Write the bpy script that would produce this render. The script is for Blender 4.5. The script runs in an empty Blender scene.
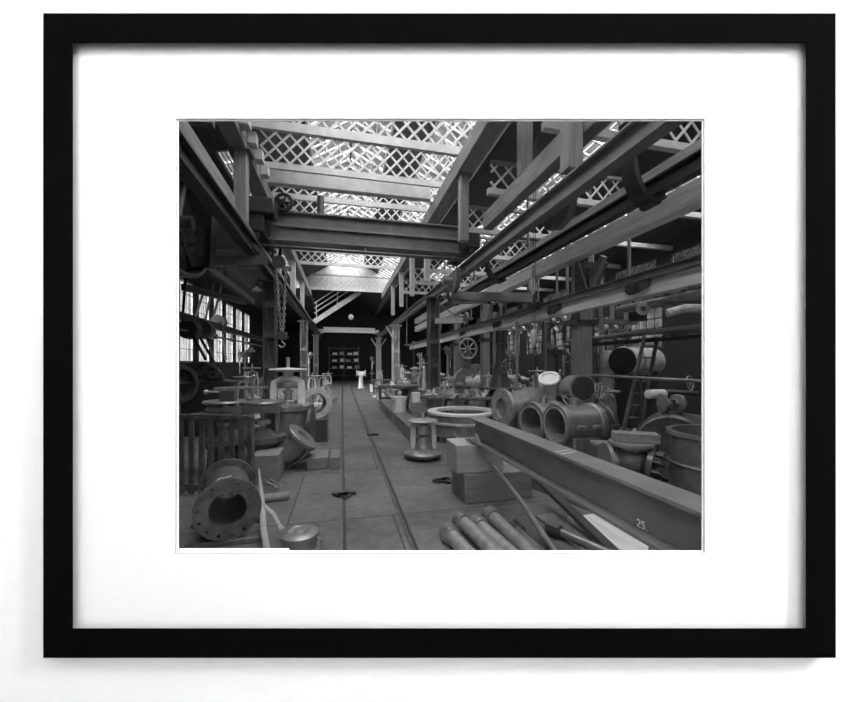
import bpy, math, random
from mathutils import Vector, Matrix
from mathutils.geometry import tessellate_polygon

random.seed(7)
PI = math.pi
scene = bpy.context.scene
C = scene.collection

# ------------------------------------------------------------------ camera, world, lights, exposure
TH = math.atan(83 / 360)                  # the gallery faces the hall at a slight angle
def cam_frame(xc, zc, z):                 # gallery axes -> hall axes
    return (xc * math.cos(TH) + zc * math.sin(TH), -xc * math.sin(TH) + zc * math.cos(TH), z)

cam = bpy.data.cameras.new('camera')
cam.sensor_width = 36.0
cam.lens = 360 / 850 * 36.0
cam.shift_y = 14 / 850
cam.clip_start = 0.02
co = bpy.data.objects.new('camera', cam)
C.objects.link(co)
co.location = (0, 0, 1.8)
co.rotation_euler = (PI / 2, 0, -TH)
scene.camera = co

scene.view_settings.view_transform = 'Standard'
scene.view_settings.look = 'None'
scene.view_settings.gamma = 1.0
scene.view_settings.exposure = 0.0
try:
    scene.view_settings.use_curve_mapping = False
except Exception:
    pass

world = bpy.data.worlds.new('overcast_sky')
scene.world = world
world.use_nodes = True
bg = world.node_tree.nodes['Background']
bg.inputs[0].default_value = (1, 1, 1, 1)
bg.inputs[1].default_value = 1.0

def lamp(name, kind, loc, rot, energy, **kw):
    d = bpy.data.lights.new(name, kind)
    d.energy = energy
    for k, v in kw.items():
        setattr(d, k, v)
    o = bpy.data.objects.new(name, d)
    C.objects.link(o)
    o.location = loc
    o.rotation_euler = rot
    return o

# daylight of the overcast sky over the hall roof
lamp('daylight', 'SUN', (0, 10, 30), (0.62, -0.12, 0), 88.0, angle=math.radians(140))
# gallery lamps: an unseen fill added behind the viewer, aimed up, and a picture light high up beside the frame
lamp('ceiling_fill', 'AREA', cam_frame(0, -1.6, 3.2), (PI, 0, -TH), 440, shape='RECTANGLE', size=5.0, size_y=2.0)
pl = lamp('picture_light', 'AREA', cam_frame(4.4, -0.55, 4.6), (0, 0, 0), 310, shape='DISK', size=0.9)
tgt = Vector(cam_frame(-0.1, 1.4, 1.7)) - Vector(pl.location)
pl.rotation_euler = tgt.to_track_quat('-Z', 'Y').to_euler()

# ------------------------------------------------------------------ materials
M = {}
def mat(name, base, rough=0.6, metal=0.0, scale=6.0, contrast=0.35, bump=0.15, stretch=(1, 1, 1), spec=0.5):
    m = bpy.data.materials.new(name)
    m.use_nodes = True
    nt = m.node_tree
    b = nt.nodes['Principled BSDF']
    b.inputs['Roughness'].default_value = rough
    b.inputs['Metallic'].default_value = metal
    b.inputs['Specular IOR Level'].default_value = spec
    tc = nt.nodes.new('ShaderNodeTexCoord')
    mp = nt.nodes.new('ShaderNodeMapping')
    mp.inputs['Scale'].default_value = stretch
    nt.links.new(tc.outputs['Object'], mp.inputs[0])
    n = nt.nodes.new('ShaderNodeTexNoise')
    n.inputs['Scale'].default_value = scale
    n.inputs['Detail'].default_value = 6
    nt.links.new(mp.outputs[0], n.inputs['Vector'])
    r = nt.nodes.new('ShaderNodeValToRGB')
    lo, hi = base * (1 - contrast), base * (1 + contrast)
    r.color_ramp.elements[0].position = 0.32
    r.color_ramp.elements[1].position = 0.68
    r.color_ramp.elements[0].color = (lo, lo, lo, 1)
    r.color_ramp.elements[1].color = (hi, hi, hi, 1)
    nt.links.new(n.outputs['Fac'], r.inputs[0])
    nt.links.new(r.outputs[0], b.inputs['Base Color'])
    if bump:
        bp = nt.nodes.new('ShaderNodeBump')
        bp.inputs['Strength'].default_value = bump
        bp.inputs['Distance'].default_value = 0.02
        nt.links.new(n.outputs['Fac'], bp.inputs['Height'])
        nt.links.new(bp.outputs[0], b.inputs['Normal'])
    M[name] = m
    return m

mat('black_iron', 0.035, 0.42, 0.0, 9, 0.2, 0.06)
mat('dark_iron', 0.1, 0.36, 0.45, 8, 0.2, 0.06)
mat('iron', 0.27, 0.36, 0.45, 8, 0.2, 0.06)
mat('grey_iron', 0.4, 0.36, 0.45, 8, 0.2, 0.06)
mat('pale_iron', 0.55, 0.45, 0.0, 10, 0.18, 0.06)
mat('bright_steel', 0.62, 0.28, 0.7, 12, 0.25, 0.05)
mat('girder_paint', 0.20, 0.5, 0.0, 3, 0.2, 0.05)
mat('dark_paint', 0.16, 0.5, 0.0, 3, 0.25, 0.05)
mat('timber', 0.25, 0.8, 0.0, 3, 0.25, 0.06, (5, 0.5, 5))
mat('timber_post', 0.26, 0.8, 0.0, 3, 0.18, 0.05, (5, 5, 0.5))
mat('dark_timber', 0.13, 0.85, 0.0, 3, 0.25, 0.06, (5, 0.5, 5))
mat('pale_timber', 0.68, 0.8, 0.0, 3, 0.18, 0.06, (5, 0.5, 5))
mat('sawn_block', 0.36, 0.85, 0.0, 3, 0.12, 0.06, (0.8, 4, 4))
mat('worn_block', 0.20, 0.85, 0.0, 3, 0.16, 0.06, (0.8, 4, 4))
mat('limewash', 0.56, 0.8, 0.0, 4, 0.12, 0.1)
mat('lime_boarding', 0.5, 0.85, 0.0, 4, 0.2, 0.2, (1, 8, 1))
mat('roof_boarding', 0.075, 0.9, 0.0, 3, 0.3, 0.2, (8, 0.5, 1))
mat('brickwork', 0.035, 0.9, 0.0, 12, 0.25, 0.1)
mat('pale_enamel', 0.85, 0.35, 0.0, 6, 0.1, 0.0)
mat('gallery_grey', 0.30, 0.9, 0.0, 20, 0.02, 0.0, spec=0.1)
mat('gallery_pale', 0.7, 0.9, 0.0, 20, 0.02, 0.0, spec=0.1)
mat('dimmed_iron', 0.15, 0.36, 0.45, 9, 0.3, 0.1)  # darker copy of iron, carries the dim window-side foreground light in its colour
mat('cloth', 0.72, 0.95, 0.0, 14, 0.3, 0.6)
mat('rubber', 0.02, 0.8, 0.0, 8)
mat('white_wall', 0.90, 0.9, 0.0, 30, 0.01, 0.0, spec=0.1)
mat('mat_board', 0.83, 0.95, 0.0, 60, 0.008, 0.02, spec=0.1)
mat('mat_core', 0.62, 0.95, 0.0, 60, 0.02, 0.0, spec=0.1)
mat('frame_lacquer', 0.0032, 0.9, 0.0, 20, 0.1, 0.0, spec=0.0)
mat('machined', 0.82, 0.35, 0.2, 14, 0.12, 0.03)
mat('paint_mark', 0.9, 0.6, 0.0, 20, 0.05, 0.0)
mat('paper', 0.93, 0.9, 0.0, 20, 0.03, 0.0, spec=0.1)

def glass_mat(name, see, dirt=0.55):
    m = bpy.data.materials.new(name)
    m.use_nodes = True
    nt = m.node_tree
    out = nt.nodes['Material Output']
    nt.nodes.remove(nt.nodes['Principled BSDF'])
    tr = nt.nodes.new('ShaderNodeBsdfTransparent')
    tr.inputs[0].default_value = (see, see, see, 1)
    tc = nt.nodes.new('ShaderNodeTexCoord')
    n = nt.nodes.new('ShaderNodeTexNoise')
    n.inputs['Scale'].default_value = 2.2
    n.inputs['Detail'].default_value = 8
    nt.links.new(tc.outputs['Object'], n.inputs['Vector'])
    r = nt.nodes.new('ShaderNodeValToRGB')
    r.color_ramp.elements[0].position = 0.35
    r.color_ramp.elements[1].position = 0.72
    r.color_ramp.elements[0].color = (see, see, see, 1)
    r.color_ramp.elements[1].color = (see * dirt, see * dirt, see * dirt, 1)
    nt.links.new(n.outputs['Fac'], r.inputs[0])
    nt.links.new(r.outputs[0], tr.inputs[0])
    gl = nt.nodes.new('ShaderNodeBsdfDiffuse')
    gl.inputs[0].default_value = (0.5, 0.5, 0.5, 1)
    mx = nt.nodes.new('ShaderNodeMixShader')
    mx.inputs[0].default_value = 0.08
    nt.links.new(tr.outputs[0], mx.inputs[1])
    nt.links.new(gl.outputs[0], mx.inputs[2])
    nt.links.new(mx.outputs[0], out.inputs[0])
    M[name] = m
glass_mat('roof_glass', 0.66)
glass_mat('window_glass', 0.93, 0.85)
glass_mat('dim_glass', 0.3)
glass_mat('sooty_glass', 0.5, 0.4)

def floor_mat():
    m = mat('floor_plates', 0.15, 0.75, 0.0, 1.3, 0.25, 0.1)
    nt = m.node_tree
    b = nt.nodes['Principled BSDF']
    old = b.inputs['Base Color'].links[0].from_socket
    tc = nt.nodes.new('ShaderNodeTexCoord')
    br = nt.nodes.new('ShaderNodeTexBrick')
    br.inputs['Scale'].default_value = 1.0
    br.inputs['Brick Width'].default_value = 2.4
    br.inputs['Row Height'].default_value = 1.9
    br.inputs['Mortar Size'].default_value = 0.012
    br.inputs['Mortar Smooth'].default_value = 0.4
    br.inputs['Color1'].default_value = (1, 1, 1, 1)
    br.inputs['Color2'].default_value = (0.82, 0.82, 0.82, 1)
    br.inputs['Mortar'].default_value = (0.35, 0.35, 0.35, 1)
    nt.links.new(tc.outputs['Object'], br.inputs['Vector'])
    n2 = nt.nodes.new('ShaderNodeTexNoise')
    n2.inputs['Scale'].default_value = 9
    n2.inputs['Detail'].default_value = 8
    nt.links.new(tc.outputs['Object'], n2.inputs['Vector'])
    r2 = nt.nodes.new('ShaderNodeValToRGB')
    r2.color_ramp.elements[0].position = 0.3
    r2.color_ramp.elements[0].color = (0.72, 0.72, 0.72, 1)
    r2.color_ramp.elements[1].position = 0.6
    nt.links.new(n2.outputs['Fac'], r2.inputs[0])
    cur = old
    for s in (br.outputs['Color'], r2.outputs[0]):
        mx = nt.nodes.new('ShaderNodeMix')
        mx.data_type = 'RGBA'
        mx.blend_type = 'MULTIPLY'
        mx.inputs['Factor'].default_value = 1.0
        nt.links.new(cur, mx.inputs['A'])
        nt.links.new(s, mx.inputs['B'])
        cur = mx.outputs['Result']
    nt.links.new(cur, b.inputs['Base Color'])
floor_mat()

# ------------------------------------------------------------------ mesh builder
def V(*a):
    return Vector(a[0]) if len(a) == 1 else Vector(a)

def frame_of(axis):
    w = V(axis).normalized()
    u = w.cross(V(0, 0, 1))
    if u.length < 1e-4:
        u = V(1, 0, 0)
    u.normalize()
    v = w.cross(u).normalized()
    return u, v, w

class MB:
    def __init__(s):
        s.v, s.f = [], []
    def add(s, vs, fs):
        o = len(s.v)
        s.v += [V(p) for p in vs]
        s.f += [tuple(i + o for i in f) for f in fs]
        return s
    def hexa(s, p):                       # 8 corners: bottom ring 0-3, top ring 4-7
        return s.add(p, [(3, 2, 1, 0), (4, 5, 6, 7), (0, 1, 5, 4), (1, 2, 6, 5), (2, 3, 7, 6), (3, 0, 4, 7)])
    def box(s, a, b):                     # min corner, max corner
        (x0, y0, z0), (x1, y1, z1) = a, b
        return s.hexa([(x0, y0, z0), (x1, y0, z0), (x1, y1, z0), (x0, y1, z0), (x0, y0, z1), (x1, y0, z1), (x1, y1, z1), (x0, y1, z1)])
    def cbox(s, c, d, rz=0.0):            # centre, size, turn about z
        m = Matrix.Rotation(rz, 3, 'Z')
        h = [x / 2 for x in d]
        pts = [(-h[0], -h[1], -h[2]), (h[0], -h[1], -h[2]), (h[0], h[1], -h[2]), (-h[0], h[1], -h[2]),
               (-h[0], -h[1], h[2]), (h[0], -h[1], h[2]), (h[0], h[1], h[2]), (-h[0], h[1], h[2])]
        return s.hexa([m @ V(p) + V(c) for p in pts])
    def bar(s, p0, p1, w, h, up=(0, 0, 1)):   # rectangular bar between two points
        p0, p1 = V(p0), V(p1)
        d = (p1 - p0).normalized()
        u = d.cross(V(up))
        if u.length < 1e-4:
            u = V(1, 0, 0)
        u.normalize()
        n = u.cross(d)
        a, b = u * w / 2, n * h / 2
        return s.hexa([p0 - a - b, p0 + a - b, p1 + a - b, p1 - a - b, p0 - a + b, p0 + a + b, p1 + a + b, p1 - a + b])
    def lathe(s, o, axis, prof, n=24, close=False):   # prof: (radius, distance along the axis)
        u, v, w = frame_of(axis)
        o = V(o)
        vs, fs = [], []
        for r, h in prof:
            for k in range(n):
                t = 2 * PI * k / n
                vs.append(o + w * h + (u * math.cos(t) + v * math.sin(t)) * max(r, 1e-4))
        m = len(prof)
        rows = m if close else m - 1
        for i in range(rows):
            j = (i + 1) % m
            for k in range(n):
                k2 = (k + 1) % n
                fs.append((i * n + k, i * n + k2, j * n + k2, j * n + k))
        if not close:
            if prof[0][0] > 1e-3:
                fs.append(tuple(range(n - 1, -1, -1)))
            if prof[-1][0] > 1e-3:
                fs.append(tuple((m - 1) * n + k for k in range(n)))
        return s.add(vs, fs)
    def cyl(s, p0, p1, r, r1=None, n=16):
        p0, p1 = V(p0), V(p1)
        return s.lathe(p0, p1 - p0, [(r, 0), (r if r1 is None else r1, (p1 - p0).length)], n)
    def ring(s, o, axis, ro, ri, th, n=32, ch=0.0):    # pierced disc from o along the axis
        return s.lathe(o, axis, [(ri, 0), (ro - ch, 0), (ro, ch), (ro, th - ch), (ro - ch, th), (ri, th)] if ch else
                       [(ri, 0), (ro, 0), (ro, th), (ri, th)], n, True)
    def torus(s, o, axis, R, r, n=32, m=8):
        return s.lathe(o, axis, [(R + r * math.cos(2 * PI * k / m), r * math.sin(2 * PI * k / m)) for k in range(m)], n, True)
    def ball(s, c, r, n=16, m=10, sz=1.0):
        return s.lathe(V(c) - V(0, 0, r * sz), (0, 0, 1), [(r * math.sin(PI * k / m), r * sz * (1 - math.cos(PI * k / m))) for k in range(m + 1)], n)
    def tube(s, pts, r, n=8, radii=None):
        pts = [V(p) for p in pts]
        vs, fs = [], []
        u = None
        for i, p in enumerate(pts):
            d = (pts[min(i + 1, len(pts) - 1)] - pts[max(i - 1, 0)]).normalized()
            if u is None:
                u, v, _ = frame_of(d)
            u = (u - d * u.dot(d)).normalized()
            v = d.cross(u)
            rr = radii[i] if radii else r
            vs += [p + (u * math.cos(2 * PI * k / n) + v * math.sin(2 * PI * k / n)) * rr for k in range(n)]
        for i in range(len(pts) - 1):
            for k in range(n):
                k2 = (k + 1) % n
                fs.append((i * n + k, i * n + k2, (i + 1) * n + k2, (i + 1) * n + k))
        fs.append(tuple(range(n - 1, -1, -1)))
        fs.append(tuple((len(pts) - 1) * n + k for k in range(n)))
        return s.add(vs, fs)
    def strap(s, pts, w, th, side):       # flat bar bent along pts, w wide along side
        side = V(side).normalized()
        pts = [V(p) for p in pts]
        vs, fs = [], []
        for i, p in enumerate(pts):
            d = (pts[min(i + 1, len(pts) - 1)] - pts[max(i - 1, 0)]).normalized()
            n = d.cross(side).normalized()
            a, b = side * w / 2, n * th / 2
            vs += [p - a - b, p + a - b, p + a + b, p - a + b]
        for i in range(len(pts) - 1):
            for k in range(4):
                k2 = (k + 1) % 4
                fs.append((i * 4 + k, i * 4 + k2, i * 4 + 4 + k2, i * 4 + 4 + k))
        fs += [(3, 2, 1, 0), tuple(len(vs) - 4 + k for k in range(4))]
        return s.add(vs, fs)
    def prism(s, poly, ext):              # planar outline pushed along ext
        n = len(poly)
        poly = [V(p) for p in poly]
        e = V(ext)
        vs = poly + [p + e for p in poly]
        fs = [tuple(range(n - 1, -1, -1)), tuple(range(n, 2 * n))] + [(k, (k + 1) % n, n + (k + 1) % n, n + k) for k in range(n)]
        return s.add(vs, fs)
    def drilled(s, o, axis, ro, ri, th, nh, R, rh, n=48, m=8, turn=0.0):   # flange with real bolt holes
        u, v, w = frame_of(axis)
        o = V(o)
        loops = [[(ro * math.cos(2 * PI * k / n), ro * math.sin(2 * PI * k / n)) for k in range(n)],
                 [(ri * math.cos(-2 * PI * k / n), ri * math.sin(-2 * PI * k / n)) for k in range(n)]]
        for i in range(nh):
            t = 2 * PI * i / nh + turn
            cx, cy = R * math.cos(t), R * math.sin(t)
            loops.append([(cx + rh * math.cos(-2 * PI * k / m), cy + rh * math.sin(-2 * PI * k / m)) for k in range(m)])
        flat = [p for l in loops for p in l]
        tris = tessellate_polygon([[V(p[0], p[1], 0) for p in l] for l in loops])
        N = len(flat)
        vs = [o + u * p[0] + v * p[1] for p in flat] + [o + u * p[0] + v * p[1] + w * th for p in flat]
        fs = [tuple(t) for t in tris] + [tuple(i + N for i in reversed(t)) for t in tris]
        b = 0
        for l in loops:
            k_ = len(l)
            fs += [(b + k, b + (k + 1) % k_, N + b + (k + 1) % k_, N + b + k) for k in range(k_)]
            b += k_
        return s.add(vs, fs)
    def bolts(s, o, axis, R, nb, r, h, turn=0.0):
        u, v, w = frame_of(axis)
        for i in range(nb):
            t = 2 * PI * i / nb + turn
            p = V(o) + (u * math.cos(t) + v * math.sin(t)) * R
            s.lathe(p, w, [(r, 0), (r, h)], 6)
        return s
    def wheel(s, o, axis, R, rim, ns, hub, spoke, m=6, n=28):    # spoked handwheel
        u, v, w = frame_of(axis)
        s.torus(o, axis, R, rim, n, m)
        s.cyl(V(o) - w * hub, V(o) + w * hub, hub * 0.9, n=12)
        for i in range(ns):
            t = 2 * PI * i / ns
            d = u * math.cos(t) + v * math.sin(t)
            s.cyl(V(o) + d * hub * 0.7, V(o) + d * R, spoke, n=6)
        return s
    def ibeam(s, p0, p1, w, h, tf, tw, up=(0, 0, 1)):      # rolled section, p0-p1 along its middle line
        p0, p1 = V(p0), V(p1)
        d = (p1 - p0).normalized()
        u = d.cross(V(up)).normalized()
        n = u.cross(d)
        out = [(-w / 2, -h / 2), (w / 2, -h / 2), (w / 2, -h / 2 + tf), (tw / 2, -h / 2 + tf), (tw / 2, h / 2 - tf), (w / 2, h / 2 - tf),
               (w / 2, h / 2), (-w / 2, h / 2), (-w / 2, h / 2 - tf), (-tw / 2, h / 2 - tf), (-tw / 2, -h / 2 + tf), (-w / 2, -h / 2 + tf)]
        vs = [p0 + u * a + n * b for a, b in out] + [p1 + u * a + n * b for a, b in out]
        fs = [(k, (k + 1) % 12, 12 + (k + 1) % 12, 12 + k) for k in range(12)]
        for b in (0, 12):
            fs += [(b, b + 1, b + 2, b + 3, b + 10, b + 11), (b + 3, b + 4, b + 9, b + 10), (b + 4, b + 5, b + 6, b + 7, b + 8, b + 9)]
        return s.add(vs, fs)
    def build(s, name, m, parent=None, label=None, bevel=0.0, local=False):
        me = bpy.data.meshes.new(name)
        if parent is None:
            xs = [p.x for p in s.v]; ys = [p.y for p in s.v]; zs = [p.z for p in s.v]
            org = V((min(xs) + max(xs)) / 2, (min(ys) + max(ys)) / 2, min(zs))
            vs = [p - org for p in s.v]
        elif local:
            org, vs = V(0, 0, 0), s.v
        else:
            inv = world_of(parent).inverted()
            org, vs = V(0, 0, 0), [inv @ p for p in s.v]
        me.from_pydata([tuple(p) for p in vs], [], s.f)
        me.update()
        me.polygons.foreach_set('use_smooth', [True] * len(me.polygons))
        me.set_sharp_from_angle(angle=math.radians(35))
        me.materials.append(M[m])
        o = bpy.data.objects.new(name, me)
        C.objects.link(o)
        o.location = org
        if parent is not None:
            o.parent = parent
        if label:
            o['label'] = label
        if bevel:
            b = o.modifiers.new('edge', 'BEVEL')
            b.width = bevel
            b.segments = 2
            b.limit_method = 'ANGLE'
        return o

def world_of(o):
    m = Matrix.LocRotScale(o.location, o.rotation_euler, o.scale)
    return world_of(o.parent) @ m if o.parent else m

def tag(o, label, cat, group=None, kind=None):
    o['label'] = label
    o['category'] = cat
    if group:
        o['group'] = group
    o['kind'] = kind or 'thing'
    return o

def thing(name, label, cat, loc=(0, 0, 0), rz=0.0, group=None):
    o = bpy.data.objects.new(name, None)
    o.empty_display_size = 0.1
    C.objects.link(o)
    o.location = loc
    o.rotation_euler = (0, 0, rz)
    return tag(o, label, cat, group)

def struct(name, mb, m, parent=None, bevel=0.0):
    o = mb.build(name, m, parent, bevel=bevel)
    if parent is None:
        o['kind'] = 'structure'
    return o

def dup(root, loc, rz=0.0, label=None, sc=None):
    r = root.copy()
    C.objects.link(r)
    r.location = loc
    r.rotation_euler = (0, 0, rz)
    if sc:
        r.scale = (sc, sc, sc) if not isinstance(sc, tuple) else sc
    if label:
        r['label'] = label
    for ch in list(root.children):
        c = ch.copy()
        C.objects.link(c)
        c.parent = r
        for g in list(ch.children):
            d = g.copy()
            C.objects.link(d)
            d.parent = c
    return r

# ------------------------------------------------------------------ the gallery: a white room standing inside the hall's near end
def gal(pts_min, pts_max, mb=None):       # box given in gallery axes (across, ahead, up)
    mb = mb or MB()
    (a0, b0, c0), (a1, b1, c1) = pts_min, pts_max
    q = [(a0, b0, c0), (a1, b0, c0), (a1, b1, c0), (a0, b1, c0), (a0, b0, c1), (a1, b0, c1), (a1, b1, c1), (a0, b1, c1)]
    return mb.hexa([cam_frame(*p) for p in q])

W0, W1 = 1.40, 1.50
FX0, FX1, FZ0, FZ1 = -0.958, 1.0756, 1.077, 2.748
w = MB()
gal((-4.6, W0, 0), (-1.1, W1, 5.8), w)
gal((1.2, W0, 0), (4.6, W1, 5.8), w)
gal((-1.1, W0, 0), (1.2, W1, 0.95), w)
gal((-1.1, W0, 2.88), (1.2, W1, 5.8), w)
struct('wall_front', w, 'white_wall')
struct('wall_rear', gal((-4.6, -3.2, 0), (4.6, -3.1, 5.8)), 'gallery_pale')
struct('wall_west', gal((-4.7, -3.2, 0), (-4.6, W1, 5.8)), 'gallery_grey')
struct('wall_east', gal((4.6, -3.2, 0), (4.7, W1, 5.8)), 'gallery_grey')
struct('ceiling_gallery', gal((-4.7, -3.2, 5.8), (4.7, W1, 5.9)), 'white_wall')

def profile_frame(x0, x1, z0, z1, prof):   # prof: (outset from the opening, depth ahead); mitred rectangle
    mb = MB()
    n = len(prof)
    vs, fs = [], []
    for sx, sz in ((0, 0), (1, 0), (1, 1), (0, 1)):
        for o_, d in prof:
            vs.append(cam_frame((x1 + o_) if sx else (x0 - o_), d, (z1 + o_) if sz else (z0 - o_)))
    for k in range(4):
        k2 = (k + 1) % 4
        for i in range(n):
            j = (i + 1) % n
            fs.append((k * n + i, k2 * n + i, k2 * n + j, k * n + j))
    return mb.add(vs, fs)

fr = thing('picture_frame', 'large black picture frame with white mat hanging on the white wall', 'picture frame', cam_frame(0.056, 1.4, 0.693), -TH)
profile_frame(-1.329, 1.438, 0.806, 3.016, [(0, 1.355), (0.1085, 1.355), (0.1085, 1.399), (0.045, 1.399), (0.045, 1.362), (0, 1.359)]).build('moulding', 'frame_lacquer', fr)
mt = profile_frame(FX0, FX1, FZ0, FZ1, [(0.004, 1.385), (0.405, 1.385), (0.405, 1.391), (0.0, 1.391)]).build('mat_board', 'mat_board', fr)
profile_frame(FX0 + 0.004, FX1 - 0.004, FZ0 + 0.004, FZ1 - 0.004, [(0.0, 1.3915), (0.06, 1.3915), (0.06, 1.3955), (0.0, 1.3955)]).build('inner_mat', 'paper', mt)
profile_frame(FX0 + 0.0005, FX1 - 0.0005, FZ0 + 0.0005, FZ1 - 0.0005, [(0.0, 1.3846), (0.0034, 1.3846), (0.0034, 1.3915), (0.0, 1.3915)]).build('bevel_edge', 'mat_core', mt, 'thin grey bevelled edge of the mat opening')
tag(gal((-0.952, 1.3958, 1.055), (-0.527, 1.3968, 1.089)).build('paper_strip', 'paper'), 'narrow white paper strip along the lower edge of the mat opening', 'paper strip')

# ------------------------------------------------------------------ the hall: shell
YN, YF = -4.0, 43.0                       # near and far end walls
XL, XR = -6.6, 12.6
struct('floor', MB().box((XL - 0.3, YN - 0.3, -0.2), (XR + 0.3, YF + 0.3, 0)), 'floor_plates')
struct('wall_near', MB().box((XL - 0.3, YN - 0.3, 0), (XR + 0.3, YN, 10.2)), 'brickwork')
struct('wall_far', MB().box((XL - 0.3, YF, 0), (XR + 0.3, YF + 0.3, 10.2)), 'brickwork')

# side wall with tall windows
WY = [15.6, 17.65, 19.7, 21.75, 23.8, 25.85, 27.9]
w = MB()
w.box((XL - 0.3, YN, 0), (XL, YF, 1.9))
w.box((XL - 0.3, YN, 5.5), (XL, YF, 6.6))
ys = [YN] + [q for y in WY for q in (y - 0.72, y + 0.72)] + [YF]
for i in range(0, len(ys), 2):
    w.box((XL - 0.3, ys[i], 1.9), (XL, ys[i + 1], 5.5))
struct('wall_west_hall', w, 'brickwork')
for i, y in enumerate(WY):
    f = MB()
    f.box((XL - 0.08, y - 0.72, 1.9), (XL - 0.01, y - 0.65, 5.5)).box((XL - 0.08, y + 0.65, 1.9), (XL - 0.01, y + 0.72, 5.5))
    f.box((XL - 0.08, y - 0.72, 1.9), (XL - 0.01, y + 0.72, 1.98)).box((XL - 0.08, y - 0.72, 5.42), (XL - 0.01, y + 0.72, 5.5))
    for k in (-0.22, 0.22):
        f.box((XL - 0.06, y + k - 0.012, 1.9), (XL - 0.03, y + k + 0.012, 5.5))
    for k in range(1, 6):
        f.box((XL - 0.06, y - 0.7, 1.9 + k * 0.6 - 0.01), (XL - 0.03, y + 0.7, 1.9 + k * 0.6 + 0.01))
    root = struct('window_%d' % (i + 1), f, 'dark_paint')
    MB().box((XL - 0.05, y - 0.68, 1.95), (XL - 0.043, y + 0.68, 5.45)).build('pane', 'window_glass', root)

# opposite wall with a high band of lights
w = MB()
w.box((XR, YN, 0), (XR + 0.3, YF, 2.5)).box((XR, YN, 4.2), (XR + 0.3, YF, 5.6))
LY = [13.0, 16.0, 19.0, 22.0, 25.0]
ys = [YN] + [q for y in LY for q in (y - 1.0, y + 1.0)] + [YF]
for i in range(0, len(ys), 2):
    w.box((XR, ys[i], 2.5), (XR + 0.3, ys[i + 1], 4.2))
w.box((XR, YN, 6.25), (XR + 0.3, YF, 7.2))
EY = [7.5 + 3.0 * k for k in range(9)]
ys = [YN] + [q for y in EY for q in (y - 1.2, y + 1.2)] + [YF]
for i in range(0, len(ys), 2):
    w.box((XR, ys[i], 5.6), (XR + 0.3, ys[i + 1], 6.25))
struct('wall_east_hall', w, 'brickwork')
for i, y in enumerate(EY):
    f = MB()
    f.box((XR + 0.1, y - 1.2, 5.6), (XR + 0.18, y + 1.2, 5.66)).box((XR + 0.1, y - 1.2, 6.19), (XR + 0.18, y + 1.2, 6.25))
    for k in range(7):
        yy = y - 1.2 + k * 0.4
        f.bar((XR + 0.12, yy - 0.05, 5.62), (XR + 0.12, yy + 0.45, 6.24), 0.03, 0.03)
        f.bar((XR + 0.14, yy + 0.45, 5.62), (XR + 0.14, yy - 0.05, 6.24), 0.03, 0.03)
    root = struct('window_%d' % (i + 11), f, 'dark_paint')
    MB().box((XR + 0.2, y - 1.19, 5.61), (XR + 0.21, y + 1.19, 6.24)).build('pane', 'dim_glass', root)

for i, y in enumerate(LY):
    f = MB()
    for z in (2.5, 2.9, 3.3, 3.7, 4.14):
        f.box((XR + 0.02, y - 1.0, z), (XR + 0.08, y + 1.0, z + 0.06))
    for k in range(6):
        f.box((XR + 0.02, y - 1.0 + k * 0.39, 2.5), (XR + 0.08, y - 0.95 + k * 0.39, 4.2))
    root = struct('window_%d' % (i + 31), f, 'dark_paint')
    MB().box((XR + 0.09, y - 0.99, 2.51), (XR + 0.1, y + 0.99, 4.19)).build('pane', 'sooty_glass', root)

# roofs: boarded slopes with glazed strips between them
SKY1 = 26.2                                # the main glazing stops here, the far bay is dark
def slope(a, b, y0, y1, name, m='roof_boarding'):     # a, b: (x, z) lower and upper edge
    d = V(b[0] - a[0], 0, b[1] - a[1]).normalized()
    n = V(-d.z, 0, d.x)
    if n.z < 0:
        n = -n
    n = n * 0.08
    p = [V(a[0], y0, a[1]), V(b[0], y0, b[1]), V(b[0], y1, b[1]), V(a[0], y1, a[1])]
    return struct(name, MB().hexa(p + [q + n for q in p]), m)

def glazing(a, b, y0, y1, name, pitch=0.55):
    f = MB()
    A, B_ = V(a[0], 0, a[1]), V(b[0], 0, b[1])
    k = int((y1 - y0) / pitch)
    for i in range(k + 1):
        y = V(0, y0 + (y1 - y0) * i / k, 0)
        f.bar(A + y, B_ + y, 0.035, 0.06)
    for q in (0.0, 0.35, 0.68, 1.0):
        p = A.lerp(B_, q)
        f.bar(p + V(0, y0, 0), p + V(0, y1, 0), 0.07 if q in (0.0, 1.0) else 0.03, 0.06)
    root = struct(name, f, 'limewash')
    p = [A + V(0, y0, 0.03), B_ + V(0, y0, 0.03), B_ + V(0, y1, 0.03), A + V(0, y1, 0.03)]
    MB().hexa(p + [q + V(0, 0, 0.008) for q in p]).build('pane', 'roof_glass', root)

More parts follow.
